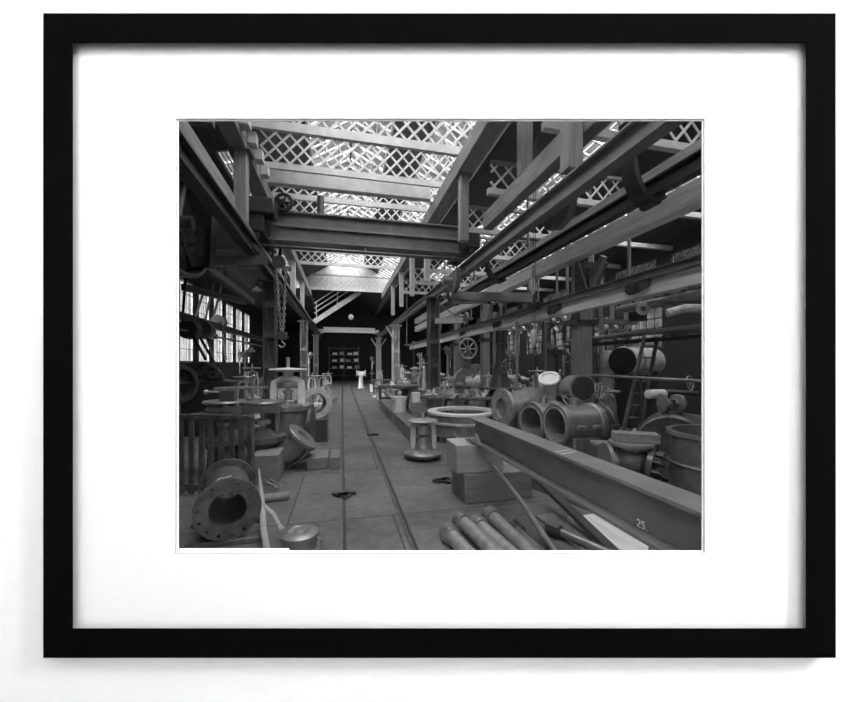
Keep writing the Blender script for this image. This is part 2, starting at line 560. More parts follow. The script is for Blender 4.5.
def pt(x0, z0, x1, z1, x):
    return (x, z0 + (z1 - z0) * (x - x0) / (x1 - x0))
NL = lambda x: pt(-2.5, 7.9, 0.3, 9.6, x)
NR = lambda x: pt(3.7, 7.9, 0.3, 9.6, x)
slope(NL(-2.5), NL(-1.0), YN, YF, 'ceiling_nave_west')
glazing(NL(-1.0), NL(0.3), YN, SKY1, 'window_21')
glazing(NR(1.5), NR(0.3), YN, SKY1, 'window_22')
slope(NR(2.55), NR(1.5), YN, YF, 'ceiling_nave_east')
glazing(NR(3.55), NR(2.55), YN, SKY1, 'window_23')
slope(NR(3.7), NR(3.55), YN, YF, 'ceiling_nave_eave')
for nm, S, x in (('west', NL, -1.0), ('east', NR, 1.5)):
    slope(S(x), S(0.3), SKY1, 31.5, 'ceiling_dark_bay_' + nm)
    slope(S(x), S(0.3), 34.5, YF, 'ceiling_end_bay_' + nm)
    glazing(S(x), S(0.3), 31.5, 34.5, 'window_%d' % (41 if nm == 'west' else 42))  # unseen glazing behind the gable, added to light the far crane
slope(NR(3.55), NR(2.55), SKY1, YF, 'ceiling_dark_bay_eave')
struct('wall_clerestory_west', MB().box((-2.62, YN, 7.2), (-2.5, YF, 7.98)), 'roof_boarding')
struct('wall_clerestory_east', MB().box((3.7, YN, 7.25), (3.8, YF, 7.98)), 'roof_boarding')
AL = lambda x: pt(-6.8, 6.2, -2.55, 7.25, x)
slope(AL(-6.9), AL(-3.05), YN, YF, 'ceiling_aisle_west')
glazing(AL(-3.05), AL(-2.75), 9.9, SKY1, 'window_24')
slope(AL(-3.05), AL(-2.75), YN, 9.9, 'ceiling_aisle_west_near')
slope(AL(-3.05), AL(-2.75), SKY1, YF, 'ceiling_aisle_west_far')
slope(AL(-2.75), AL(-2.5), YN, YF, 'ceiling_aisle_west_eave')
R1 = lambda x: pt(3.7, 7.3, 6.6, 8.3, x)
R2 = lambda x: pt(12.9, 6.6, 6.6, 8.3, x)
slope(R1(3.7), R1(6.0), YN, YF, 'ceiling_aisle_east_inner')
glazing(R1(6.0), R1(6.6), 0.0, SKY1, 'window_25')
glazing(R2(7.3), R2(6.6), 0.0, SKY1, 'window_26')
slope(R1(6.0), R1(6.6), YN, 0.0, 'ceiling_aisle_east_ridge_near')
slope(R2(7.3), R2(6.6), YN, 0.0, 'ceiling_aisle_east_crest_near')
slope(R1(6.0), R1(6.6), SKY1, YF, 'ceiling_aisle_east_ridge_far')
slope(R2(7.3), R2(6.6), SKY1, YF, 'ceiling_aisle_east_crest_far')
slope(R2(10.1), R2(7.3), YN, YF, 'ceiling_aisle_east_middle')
glazing(R2(11.2), R2(10.1), 3.0, SKY1, 'window_27')  # hidden roof strip, added only to brighten the machine aisle
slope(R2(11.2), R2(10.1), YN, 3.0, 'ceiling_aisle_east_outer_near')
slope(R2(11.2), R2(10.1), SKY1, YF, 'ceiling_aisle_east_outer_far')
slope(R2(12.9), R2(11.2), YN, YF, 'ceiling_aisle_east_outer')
# limewashed boarding closing the glazed bay above the dark one
struct('wall_gable', MB().prism([(-2.45, SKY1 + 0.05, 7.15), (3.65, SKY1 + 0.05, 7.15), (3.65, SKY1 + 0.05, 7.85), (0.3, SKY1 + 0.05, 9.55), (-2.45, SKY1 + 0.05, 7.85)], (0, 0.06, 0)), 'lime_boarding')

# ------------------------------------------------------------------ overhead: trusses, timbers, runways
def lattice(name_parent, x0, x1, y, z0, h, pitch, m='limewash'):
    for s_, dy in ((1, 0.0), (-1, 0.028)):
        l = MB()
        n = int((x1 - x0) / pitch)
        for k in range(-2, n + 1):
            a, b = x0 + k * pitch, x0 + k * pitch + h * 0.92
            t0, t1 = 0.0, 1.0
            if a < x0:
                t0 = (x0 - a) / (b - a)
            if b > x1:
                t1 = (x1 - a) / (b - a)
            if t1 - t0 < 0.15:
                continue
            za, zb = (z0 + h * t0, z0 + h * t1) if s_ > 0 else (z0 + h * (1 - t0), z0 + h * (1 - t1))
            l.bar((a + (b - a) * t0, y + dy, za), (a + (b - a) * t1, y + dy, zb), 0.02, 0.055)
        l.build('lattice_web', m, name_parent)

ORD = ['nearest', 'second', 'third', 'fourth', 'fifth', 'sixth', 'seventh', 'eighth', 'ninth', 'tenth', 'eleventh', 'twelfth']
TY = [4.3, 6.4, 8.52, 10.2, 11.95, 14.0, 17.3, 19.5, 25.9]
for i, y in enumerate(TY):
    t = thing('roof_truss', 'limewashed lattice roof truss spanning the tramway bay, %s from the frame' % ORD[i], 'truss', (0.5, y, 7.0), 0, 'nave roof trusses')
    MB().box((-2.45, y - 0.04, 7.0), (3.45, y + 0.04, 7.16 if i != 2 else 7.2)).build('bottom_chord', 'limewash', t)
    MB().box((-2.1, y - 0.06, 8.0), (3.3, y + 0.06, 8.1)).build('top_chord', 'timber', t)
    lattice(t, -2.1, 3.3, y + 0.0, 7.16, 0.84, 0.36)
tag(MB().box((-2.2, 10.95, 6.99), (2.72, 11.2, 7.38)).build('tie_beam', 'limewash', bevel=0.015), 'thick limewashed tie beam just above the overhead crane', 'beam')
for i, y in enumerate([6.2, 8.9, 11.6, 14.3, 17.0, 19.7, 22.4]):
    t = thing('aisle_truss', 'lattice truss over the machine aisle beyond the riveted columns, %s in its row' % ORD[i], 'truss', (8, y, 6.3), 0, 'aisle roof trusses')
    MB().box((3.75, y - 0.07, 6.3), (12.6, y + 0.07, 6.46)).build('bottom_chord', 'limewash', t)
    MB().box((3.85, y - 0.05, 7.14), (10.4, y + 0.05, 7.22)).build('top_chord', 'timber', t)
    lattice(t, 3.85, 10.4, y + 0.02, 6.46, 0.68, 0.42)
for i, y in enumerate([7.0, 9.5, 12.0, 14.5, 17.0]):
    tag(MB().box((-6.6, y - 0.08, 6.0), (-2.2, y + 0.08, 6.18)).build('aisle_tie', 'dark_timber'),
        'dark timber tie across the window aisle roof, %s from the frame' % ORD[i], 'beam', 'window aisle ties')

# eaves plates
tag(MB().box((-2.42, 2.2, 6.55), (-2.05, 26, 6.95)).build('wall_plate', 'timber', bevel=0.02), 'long timber wall plate above the window-side crane runway', 'beam')
tag(MB().box((2.78, 2.2, 6.55), (3.18, 26, 6.98)).build('wall_plate', 'timber', bevel=0.02), 'long timber wall plate above the machine-side crane runway', 'beam')
# lit tie ends along the window-side plate, put in as added limewashed blocks
for i, y in enumerate([6.9, 7.5, 8.1, 8.75, 9.4, 10.1]):
    tag(MB().box((-2.04, y - 0.13, 6.72), (-1.86, y + 0.13, 6.98)).build('packing_block', 'limewash', bevel=0.01),
        'small limewashed block added for a lit tie end, window-side wall plate, %s of six' % ORD[i], 'block', 'lit tie ends on the wall plate')
# crane runways
r = thing('crane_runway', 'dark crane runway girder with timber capping on the window side', 'crane runway', (-2.0, 14, 4.33))
MB().ibeam((-2.02, 2.2, 4.49), (-2.02, 36, 4.49), 0.22, 0.34, 0.03, 0.03).build('girder', 'black_iron', r)
MB().box((-2.30, 2.2, 4.67), (-1.98, 7.5, 5.02)).build('timber_cap', 'timber', r, bevel=0.02)
MB().box((-2.12, 7.5, 4.67), (-1.98, 36, 4.80)).build('rail_timber', 'dark_timber', r)
MB().box((-2.06, 2.2, 4.80), (-1.99, 36, 4.87)).build('rail', 'iron', r)
r = thing('crane_runway', 'long steel crane runway girder on the machine side of the tramway', 'crane runway', (3.4, 14, 4.36))
MB().ibeam((3.42, 2.2, 4.52), (3.42, 36, 4.52), 0.2, 0.32, 0.03, 0.03).build('girder', 'girder_paint', r)
MB().box((3.39, 2.2, 4.68), (3.45, 36, 4.74)).build('rail', 'iron', r)
tag(MB().box((3.55, 2.0, 5.30), (3.80, 8.75, 5.70)).build('trimmer_beam', 'timber', bevel=0.02), 'heavy square timber above the machine-side crane runway, ending at the overhead crane', 'beam')
# monorail held on bent hangers
mr = thing('monorail', 'dark overhead monorail track carried on bent iron hangers', 'monorail', (4.42, 8, 4.25))
MB().ibeam((4.42, 2.2, 4.37), (4.42, 17, 4.37), 0.16, 0.24, 0.025, 0.03).build('track', 'black_iron', mr)
for y in (4.4, 9.6, 13.6):
    MB().strap([(4.0, y, 5.3), (4.0, y, 5.0), (4.02, y, 4.75), (4.07, y, 4.5), (4.17, y, 4.3), (4.3, y, 4.2), (4.46, y, 4.19), (4.56, y, 4.25)], 0.24, 0.08, (0, 1, 0)).build('hanger', 'black_iron', mr)
MB().cyl((4.42, 4.3, 4.2), (4.42, 4.55, 4.2), 0.09).build('trolley_wheel', 'black_iron', mr)
# timbers of the machine aisle and its small runway
tag(MB().box((5.2, 2.2, 4.84), (5.5, 26, 5.18)).build('aisle_girder', 'pale_timber', bevel=0.015), 'upper pale timber girder along the machine aisle', 'beam')
tag(MB().box((5.22, 2.2, 4.26), (5.5, 26, 4.62)).build('aisle_girder', 'pale_timber', bevel=0.015), 'lower pale timber girder along the machine aisle', 'beam')
r = thing('light_runway', 'thin steel runway rail on a pale timber along the machine aisle', 'crane runway', (5.2, 12, 3.0))
MB().ibeam((5.16, 2.2, 3.36), (5.16, 28, 3.36), 0.12, 0.14, 0.018, 0.02).build('rail', 'dark_paint', r)
MB().box((5.20, 2.2, 3.02), (5.36, 28, 3.28)).build('timber_bearer', 'pale_timber', r, bevel=0.01)
for i, y in enumerate((5.4, 8.0, 11.4, 15.0)):
    b = MB()
    b.strap([(5.2, y - 0.22, 3.26), (5.08, y - 0.1, 3.16), (5.05, y + 0.1, 3.14), (5.12, y + 0.24, 3.22)], 0.16, 0.05, (0, 0, 1))
    b.build('rail_clip', 'black_iron', r)
tag(MB().cyl((6.3, 3.0, 5.35), (6.3, 20, 5.35), 0.03).build('gas_pipe', 'iron'), 'thin pipe running high along the machine aisle', 'pipe')

# upper posts
for i, (x, y, z0, z1, wd) in enumerate([(-2.2, 8.8, 5.0, 6.6, 0.26), (2.98, 8.62, 4.9, 6.6, 0.22), (3.66, 6.75, 5.70, 7.25, 0.24), (3.41, 4.85, 4.75, 7.25, 0.24),
                                      (2.98, 12.6, 4.8, 6.6, 0.2), (2.98, 15.4, 4.8, 6.6, 0.2), (2.98, 18.3, 4.8, 6.6, 0.2), (2.98, 21.5, 4.8, 6.6, 0.2), (-2.2, 13.5, 4.9, 6.6, 0.22), (-2.2, 17.5, 4.9, 6.6, 0.22), (-2.2, 21.5, 4.9, 6.6, 0.22)]):
    m = 'timber_post' if i < 4 else 'limewash'
    lab = ['timber post under the window-side wall plate, level with the overhead crane', 'timber post under the machine-side wall plate, at the crane end',
           'timber post rising from the heavy trimmer beam, first beyond the crane end', 'timber post standing on the machine-side runway, close to the curved hanger',
           'limewashed post on the machine-side runway, first beyond the crane', 'limewashed post on the machine-side runway, second beyond the crane', 'limewashed post on the machine-side runway, third beyond the crane',
           'limewashed post on the machine-side runway, last before the dark bay', 'limewashed post on the window-side runway, first beyond the crane', 'limewashed post on the window-side runway, second beyond the crane', 'limewashed post on the window-side runway, last before the dark bay'][i]
    p = thing('upper_post', lab, 'post', (x, y, z0), 0, 'upper posts')
    MB().box((x - wd / 2, y - wd / 2, z0), (x + wd / 2, y + wd / 2, z1)).build('shaft', m, p, bevel=0.012)
    MB().box((x - wd * 0.9, y - wd * 0.9, z1 - 0.06), (x + wd * 0.9, y + wd * 0.9, z1)).build('cap_plate', 'dark_paint' if i < 4 else m, p)

# riveted columns
def column(x, y, top, wd, m, lab, grp, knees=()):
    t = thing('riveted_column', lab, 'column', (x, y, 0), 0, grp)
    s_ = MB()
    h = wd / 2
    for sx in (-1, 1):
        s_.box((x + sx * h * 0.55 - 0.02, y - h, 0.05), (x + sx * h * 0.55 + 0.02, y + h, top))
        s_.box((x + min(sx * h * 0.5, sx * h), y - h, 0.05), (x + max(sx * h * 0.5, sx * h), y - h + 0.025, top))
        s_.box((x + min(sx * h * 0.5, sx * h), y + h - 0.025, 0.05), (x + max(sx * h * 0.5, sx * h), y + h, top))
    s_.box((x - h * 0.6, y - 0.02, 0.05), (x + h * 0.6, y + 0.02, top))
    s_.build('shaft', m, t)
    b = MB().box((x - wd * 0.9, y - wd * 0.9, 0), (x + wd * 0.9, y + wd * 0.9, 0.05))
    b.prism([(x - wd * 0.85, y - h - 0.02, 0.05), (x + wd * 0.85, y - h - 0.02, 0.05), (x + h, y - h - 0.02, 0.45), (x - h, y - h - 0.02, 0.45)], (0, 0.02, 0))
    b.build('base_plate', m, t)
    for k in range(max(2, int(top / 0.9))):
        z = 0.8 + k * 0.9
        if z + 0.2 < top:
            p = MB().box((x - h, y - h - 0.016, z), (x + h, y - h, z + 0.18))
            for sx in (-0.7, 0, 0.7):
                for sz in (0.04, 0.14):
                    p.cyl((x + sx * h, y - h - 0.03, z + sz), (x + sx * h, y - h - 0.016, z + sz), 0.012, n=6)
            p.build('batten_plate', m, t)
    for dx, dy in knees:
        MB().bar((x, y, top - 1.1), (x + dx, y + dy, top - 0.05), 0.1, 0.1).build('knee_brace', m, t)
    MB().box((x - wd * 0.8, y - wd * 0.8, top - 0.05), (x + wd * 0.8, y + wd * 0.8, top)).build('cap_plate', m, t)
    return t
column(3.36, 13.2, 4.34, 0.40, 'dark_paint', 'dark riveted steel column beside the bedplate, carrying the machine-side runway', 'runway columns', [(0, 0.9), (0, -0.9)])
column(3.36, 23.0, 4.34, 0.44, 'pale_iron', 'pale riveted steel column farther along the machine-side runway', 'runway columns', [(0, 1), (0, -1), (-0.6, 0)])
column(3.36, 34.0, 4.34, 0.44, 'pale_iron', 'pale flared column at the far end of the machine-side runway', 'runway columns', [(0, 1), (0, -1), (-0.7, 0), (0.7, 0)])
column(-2.1, 11.6, 4.30, 0.36, 'dark_paint', 'dark steel column behind the tall yoke valve', 'runway columns', [(0, 0.9)])
column(-2.1, 21.5, 4.30, 0.40, 'iron', 'grey steel column midway along the window-side runway', 'runway columns', [(0, 0.9), (0, -0.9)])
column(-2.1, 31.0, 4.30, 0.40, 'dark_paint', 'dark steel column at the far end of the window-side runway', 'runway columns')
def timber_column(x, y, top, wd, m, lab):
    t = thing('timber_column', lab, 'column', (x, y, 0), 0, 'machine aisle columns')
    MB().box((x - wd / 2, y - wd / 2, 0), (x + wd / 2, y + wd / 2, top)).build('shaft', m, t, bevel=0.015)
    MB().box((x - wd * 0.75, y - wd / 2 - 0.03, top - 1.5), (x + wd * 0.75, y + wd / 2 + 0.03, top - 1.38)).build('collar', 'dark_iron', t)
    MB().bar((x, y - wd / 2, top - 0.9), (x, y - 0.75, top - 0.05), 0.12, 0.12).build('brace', m, t)
    return t
timber_column(5.62, 7.6, 4.25, 0.34, 'timber_post', 'timber column nearest the horizontal tank')
timber_column(5.98, 8.0, 4.25, 0.26, 'dark_timber', 'dark timber column paired behind the one nearest the tank')
timber_column(5.62, 13.6, 4.25, 0.30, 'timber_post', 'pale timber column beside the spoked flywheel press')
timber_column(5.62, 17.2, 4.25, 0.28, 'timber_post', 'pale timber column beyond the flywheel press')
timber_column(5.62, 21.0, 4.25, 0.28, 'timber_post', 'timber column far along the machine aisle')
for i, p in enumerate([(4.547, 8.803, 0.000), (6.730, 8.300, 0.000), (9.208, 10.807, 0.000), (6.994, 15.833, 0.000), (7.418, 12.144, 0.000), (10.064, 11.021, 0.000)]):
    t = thing('aisle_post', ['slim post between the hanging pale pulley blocks and the aisle column', 'slim pale iron pipe post beside the tank', 'square pale post behind the tank', 'slim post behind the dark tapered column', 'slim dark post behind the hanging pulley block', 'thick pale post with cross arms behind the pipe rack'][i], 'post', p, 0, 'slim aisle posts')
    MB().cyl(p, (p[0], p[1], 4.3 if i else 2.95), (0.045, 0.05, 0.07, 0.07, 0.06, 0.13)[i], n=10).build('shaft', ['timber', 'grey_iron', 'timber', 'timber', 'dark_paint', 'timber'][i], t)
    MB().cyl(p, (p[0], p[1], 0.06), 0.18, n=12).build('foot', 'dark_iron', t)
    if i == 5:
        MB().box((p[0] - 0.7, p[1] - 0.06, 2.85), (p[0] + 0.7, p[1] + 0.06, 3.0)).build('cross_arm', 'timber', t)

# ------------------------------------------------------------------ overhead crane and its gear
cr = thing('overhead_crane', 'heavy dark overhead crane girder spanning the tramway bay', 'crane', (0.7, 10.0, 4.87))
MB().box((-1.75, 9.72, 4.98), (3.3, 9.78, 5.66)).box((-1.75, 10.2, 4.98), (3.3, 10.26, 5.66)).build('web', 'dark_paint', cr)
MB().box((-1.8, 9.62, 5.66), (3.34, 10.36, 5.70)).box((-1.8, 9.62, 4.94), (3.34, 10.36, 4.98)).build('flange', 'girder_paint', cr)
MB().box((-1.8, 9.64, 5.30), (3.34, 9.72, 5.36)).build('stiffener_angle', 'girder_paint', cr)
for x in (-2.0, 3.42):
    MB().box((x - 0.2, 9.1, 4.95), (x + 0.2, 10.9, 5.35)).build('end_carriage', 'black_iron', cr, bevel=0.02)
    ec = cr.children[-1] if False else [o for o in cr.children if o.name.startswith('end_carriage')][-1]
    for y in (9.3, 10.7):
        MB().lathe((x - 0.06, y, 4.955), (1, 0, 0), [(0.14, 0), (0.14, 0.02), (0.1, 0.03), (0.1, 0.12)], 20).build('track_wheel', 'iron', ec)
MB().cyl((-1.9, 9.45, 4.72), (3.3, 9.45, 4.72), 0.035).build('drive_shaft', 'dark_iron', cr)
for x in (-1.6, 0.6, 3.0):
    MB().bar((x, 9.45, 4.72), (x, 9.75, 4.96), 0.05, 0.05).build('shaft_bracket', 'dark_iron', cr)
hw = MB().wheel((-1.42, 9.55, 5.86), (0.15, 1, 0), 0.2, 0.045, 5, 0.06, 0.025)
hw.build('hand_wheel', 'black_iron', cr)
MB().box((-1.55, 9.6, 5.70), (-1.3, 9.9, 5.92)).build('gear_box', 'black_iron', cr, bevel=0.02)
MB().cyl((-0.55, 9.9, 5.7), (-0.55, 9.9, 6.25), 0.09).build('sheave_post', 'dark_iron', cr)
MB().box((-2.15, 9.0, 5.35), (-1.55, 9.55, 5.72)).build('motor_housing', 'black_iron', cr, bevel=0.04)

def chain(mb, p0, p1, link=0.09, r=0.012):
    p0, p1 = V(p0), V(p1)
    n = max(2, int((p1 - p0).length / (link * 0.8)))
    for i in range(n):
        c = p0.lerp(p1, (i + 0.5) / n)
        ax = (1, 0, 0) if i % 2 else (0, 1, 0)
        u = V(0, 0, 1)
        s_ = V(ax)
        pts = [c + u * link / 2 * math.cos(t) + s_ * link * 0.3 * math.sin(t) for t in [2 * PI * k / 6 for k in range(7)]]
        mb.tube(pts, r, 4)
    return mb
def hook(mb, c, s_=1.0):
    c = V(c)
    pts = [c + V(0, 0, 0.16) * s_, c + V(0, 0, 0.06) * s_] + [c + V(math.sin(a) * 0.09, 0, -0.05 + math.cos(a) * 0.09 - 0.0) * s_ for a in [0.1, 0.9, 1.7, 2.5, 3.3, 4.1, 4.7]]
    return mb.tube(pts, 0.025 * s_, 8)

ch = thing('chain_hoist', 'chain hoist with hook block hanging from the crane beside the tall yoke valve', 'chain hoist', (-1.586, 9.910, 4.461))
chain(MB(), (-1.661, 9.927, 4.358), (-1.536, 9.898, 2.652), 0.1, 0.018).build('chain', 'grey_iron', ch)
chain(MB(), (-1.410, 9.869, 4.358), (-1.485, 9.886, 2.652), 0.1, 0.018).build('chain', 'grey_iron', ch)
chain(MB(), (-1.703, 9.885, 4.344), (-1.678, 9.879, 1.774), 0.07, 0.009).build('hand_chain', 'dark_iron', ch)
c0 = V((-1.510, 9.892, 2.523))
MB().box(c0 - V(0.12, 0.08, 0.05), c0 + V(0.12, 0.08, 0.13)).cyl(c0 + V(-0.16, 0, 0.0), c0 + V(0.16, 0, 0.0), 0.04).build('hook_block', 'dark_iron', ch, bevel=0.01)
hook(MB(), c0 - V(0, 0, 0.16), 0.75).build('hook', 'grey_iron', ch)
MB().lathe((-1.586, 9.910, 4.461), (0, 1, 0), [(0.12, -0.05), (0.16, -0.05), (0.16, 0.05), (0.12, 0.05)], 20).bar((-1.586, 9.910, 4.461), V((-1.586, 9.910, 4.461)) + V(0, 0.4, 0.62), 0.08, 0.05).build('load_sheave', 'dark_iron', ch)

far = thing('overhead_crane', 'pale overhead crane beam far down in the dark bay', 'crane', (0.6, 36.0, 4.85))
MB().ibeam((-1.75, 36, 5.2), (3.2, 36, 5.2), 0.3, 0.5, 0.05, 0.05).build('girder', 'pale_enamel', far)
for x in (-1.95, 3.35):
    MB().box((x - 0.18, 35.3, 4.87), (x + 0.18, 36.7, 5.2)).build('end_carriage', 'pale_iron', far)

st = thing('timber_stair', 'whitewashed timber stair slanting up into the dark bay', 'stair', (0, 27, 4.8))
a0, a1 = V((-1.961, 27.000, 4.890)), V((1.296, 27.000, 7.194))
MB().bar(a0, a1, 0.12, 0.34).build('stringer', 'limewash', st)
for k in (0.62, 0.98, 1.34):
    MB().bar(a0 + V(0, 0, k), a1 + V(0, 0, k), 0.05, 0.07).build('handrail', 'limewash', st)
for q in (0.05, 0.5, 0.92):
    p = a0.lerp(a1, q)
    MB().bar(p, p + V(0, 0, 1.36), 0.06, 0.06).build('baluster', 'limewash', st)

def pendant(name, lab, top, c, r, m, globe=False):
    t = thing(name, lab, 'lamp', c, 0, 'hanging lamps')
    MB().cyl(V(c) + V(0, 0, r * 0.8), top, 0.012, n=6).build('cord', 'black_iron', t)
    if globe:
        MB().ball(c, r).build('globe', m, t)
    else:
        MB().lathe(V(c), (0, 0, 1), [(r, 0), (r * 0.97, 0.02), (r * 0.75, r * 0.35), (r * 0.25, r * 0.7), (r * 0.2, r * 1.1)], 24).build('shade', m, t)
    MB().cyl(V(c) + V(0, 0, r * 0.9), V(c) + V(0, 0, r * 1.3), r * 0.25, n=10).build('cap', 'dark_iron', t)
    return t
pendant('pendant_lamp', 'white globe lamp hanging in the dark bay', V((0.658, 27.557, 6.975)) + V(0, 0, 2.44), (0.658, 27.557, 5.400), 0.2, 'pale_enamel', True)
pendant('pendant_lamp', 'pale shaded lamp hanging between the windows and the chain hoist', V((-2.416, 11.332, 4.804)) + V(0, 0, 1.75), (-2.416, 11.332, 3.958), 0.15, 'pale_enamel')

def pulley_block(lab, top, c, rise=0.0):
    t = thing('pulley_block', lab, 'pulley block', c, 0, 'hanging pale pulley blocks')
    MB().lathe(V(c) - V(0, 0, 0.2), (0, 0, 1), [(0.02, 0), (0.06, 0.08), (0.095, 0.2), (0.1, 0.28), (0.07, 0.38), (0.02, 0.44)], 16).build('shell', 'pale_enamel', t)
    for d in (-0.03, 0.03):
        MB().cyl(V(c) + V(d, 0, 0.25), V(top) + V(d, 0, rise), 0.008, n=6).build('fall', 'dark_iron', t)
    hook(MB(), V(c) - V(0, 0, 0.33), 0.8).build('hook', 'iron', t)
pulley_block('pale bulb-shaped pulley block hanging low on two falls over the castings', (4.702, 8.152, 3.375), (4.677, 8.158, 2.475), 4.23)
pulley_block('pale bulb-shaped pulley block hanging at the jib arm end', (4.860, 8.526, 4.489), (4.860, 8.526, 3.837))

jb = thing('jib_crane', 'grey tapered jib arm swung out beneath the monorail', 'jib crane', (3.147, 9.742, 3.755))
A, B_ = V((3.097, 9.959, 3.793)), V((4.937, 8.611, 3.568))
MB().bar(A, B_, 0.16, 0.24).build('arm', 'girder_paint', jb, bevel=0.01)
MB().bar(A - V(0, 0, 0.2), A.lerp(B_, 0.45) - V(0, 0, 0.13), 0.08, 0.08).build('strut', 'girder_paint', jb)
MB().box(B_ + V(-0.1, -0.1, -0.32), B_ + V(0.1, 0.1, -0.12)).build('trolley', 'black_iron', jb)
j2 = thing('jib_crane', 'short pale jib arm near the dark riveted column', 'jib crane', (3.484, 12.538, 3.389))
A, B_ = V((3.384, 12.869, 3.426)), V((4.093, 11.987, 3.375))
MB().bar(A, B_, 0.12, 0.2).build('arm', 'pale_iron', j2)
MB().bar(A + V(0, 0, 0.7), B_, 0.04, 0.04).build('tie_rod', 'iron', j2)

# curved gusset and crane gear near the hangers
for i, (p, s_) in enumerate([((3.649, 5.624, 4.478), 1.0), ((2.858, 9.193, 3.987), 0.9)]):
    t = thing('bracket', ['big curved iron bracket under the runway between the two nearer hangers', 'curved iron bracket under the runway below the crane end'][i], 'bracket', p, 0, 'curved runway brackets')
    q = [(-0.45, 0.35), (0.55, 0.25), (0.5, 0.0), (0.28, -0.22), (0.0, -0.3), (-0.3, -0.22), (-0.42, 0.0)]
    MB().prism([V(p) + V(0, a * s_, b * s_) for a, b in q], (0.12, 0, 0)).build('plate', 'dark_paint', t)
    MB().cyl(V(p) + V(-0.25, 0, 0.05), V(p) + V(0.2, 0, 0.05), 0.11).build('boss', 'girder_paint', t)
pn = thing('switch_panel', 'dark panel box fixed high on the timber column nearest the tank', 'panel', (5.4, 7.35, 3.35))
MB().box((5.3, 7.28, 3.3), (5.9, 7.42, 4.2)).build('case', 'dark_iron', pn, bevel=0.01)
MB().box((5.52, 7.24, 3.5), (5.68, 7.28, 4.05)).build('slot_cover', 'black_iron', pn)
MB().bar((5.25, 7.2, 4.15), (5.55, 7.2, 3.3), 0.03, 0.03).build('lever', 'grey_iron', pn)

# ------------------------------------------------------------------ tramway
for x, lab in ((-0.01, 'tram rail on the side of the flanged pipe'), (0.675, 'tram rail on the side of the long bedplate')):
    t = thing('tram_rail', lab, 'rail', (x, 18, 0), 0, 'tramway rails')
    MB().box((x - 0.018, 1.7, 0), (x + 0.018, 36, 0.012)).build('railhead', 'dimmed_iron', t)
    MB().box((x + 0.02, 1.7, 0), (x + 0.055, 36, 0.003)).build('flangeway', 'black_iron', t)
for x, y, a, lab in ((0.02, 5.05, 0.3, 'dark oil-soaked waste lying on the tram rail'), (0.78, 9.3, 0.2, 'dark scrap lying beside the far stretch of tram rail'), (1.50, 5.33, 0.4, 'dark scrap near the stacked timber blocks')):
    m_ = MB()
    random.seed(int(x * 100))
    for k in range(5):
        m_.cbox((x + random.uniform(-0.1, 0.1), y + random.uniform(-0.06, 0.06), 0.025), (0.14, 0.09, 0.03), random.uniform(0, 3))
    tag(m_.build('scrap', 'black_iron'), lab, 'scrap')

# ------------------------------------------------------------------ builder kits (parts stand on local z = 0)
def gate_valve(name, lab, loc, rz=0.0, r=0.3, h=1.0, m='iron', wheel=0.26, wm=None, legs=True, group=None, wz=None):
    """flanged body, yoke of two legs, stem and handwheel"""
    t = thing(name, lab, 'valve', loc, rz, group)
    bh = h * 0.42
    MB().lathe((0, 0, 0), (0, 0, 1), [(r, 0), (r, 0.05), (r * 0.72, 0.07), (r * 0.66, bh * 0.5), (r * 0.74, bh - 0.06), (r * 0.9, bh - 0.05), (r * 0.9, bh)], 28).bolts((0, 0, 0.05), (0, 0, 1), r * 0.86, 10, 0.02, 0.025).build('body', m, t, local=True)
    MB().lathe((0, 0, bh), (0, 0, 1), [(r * 0.55, 0), (r * 0.4, 0.08), (r * 0.16, 0.14), (r * 0.16, 0.2)], 20).build('bonnet', m, t, local=True)
    top = h * 0.93
    for s_ in (-1, 1):
        MB().strap([(s_ * r * 0.62, 0, bh), (s_ * r * 0.64, 0, bh + (top - bh) * 0.6), (s_ * r * 0.5, 0, top - 0.05), (s_ * r * 0.15, 0, top)], r * 0.32, r * 0.2, (0, 1, 0)).build('yoke_leg', wm or 'pale_iron', t, local=True)
    MB().cyl((0, 0, bh), (0, 0, h + 0.14), 0.028, n=10).build('stem', 'bright_steel', t, local=True)
    hw_ = MB().torus((0, 0, h), (0, 0, 1), wheel, 0.022, 28, 6)
    for k in range(6):
        hw_.cyl((0, 0, h), (math.cos(k * PI / 3) * wheel, math.sin(k * PI / 3) * wheel, h), 0.016, n=6)
    hw_ = hw_.build('handwheel', m, t, local=True)
    MB().lathe((0, 0, h - 0.04), (0, 0, 1), [(0.05, 0), (0.05, 0.08), (0.03, 0.1)], 6).build('hub_nut', 'grey_iron', hw_, local=True)
    return t

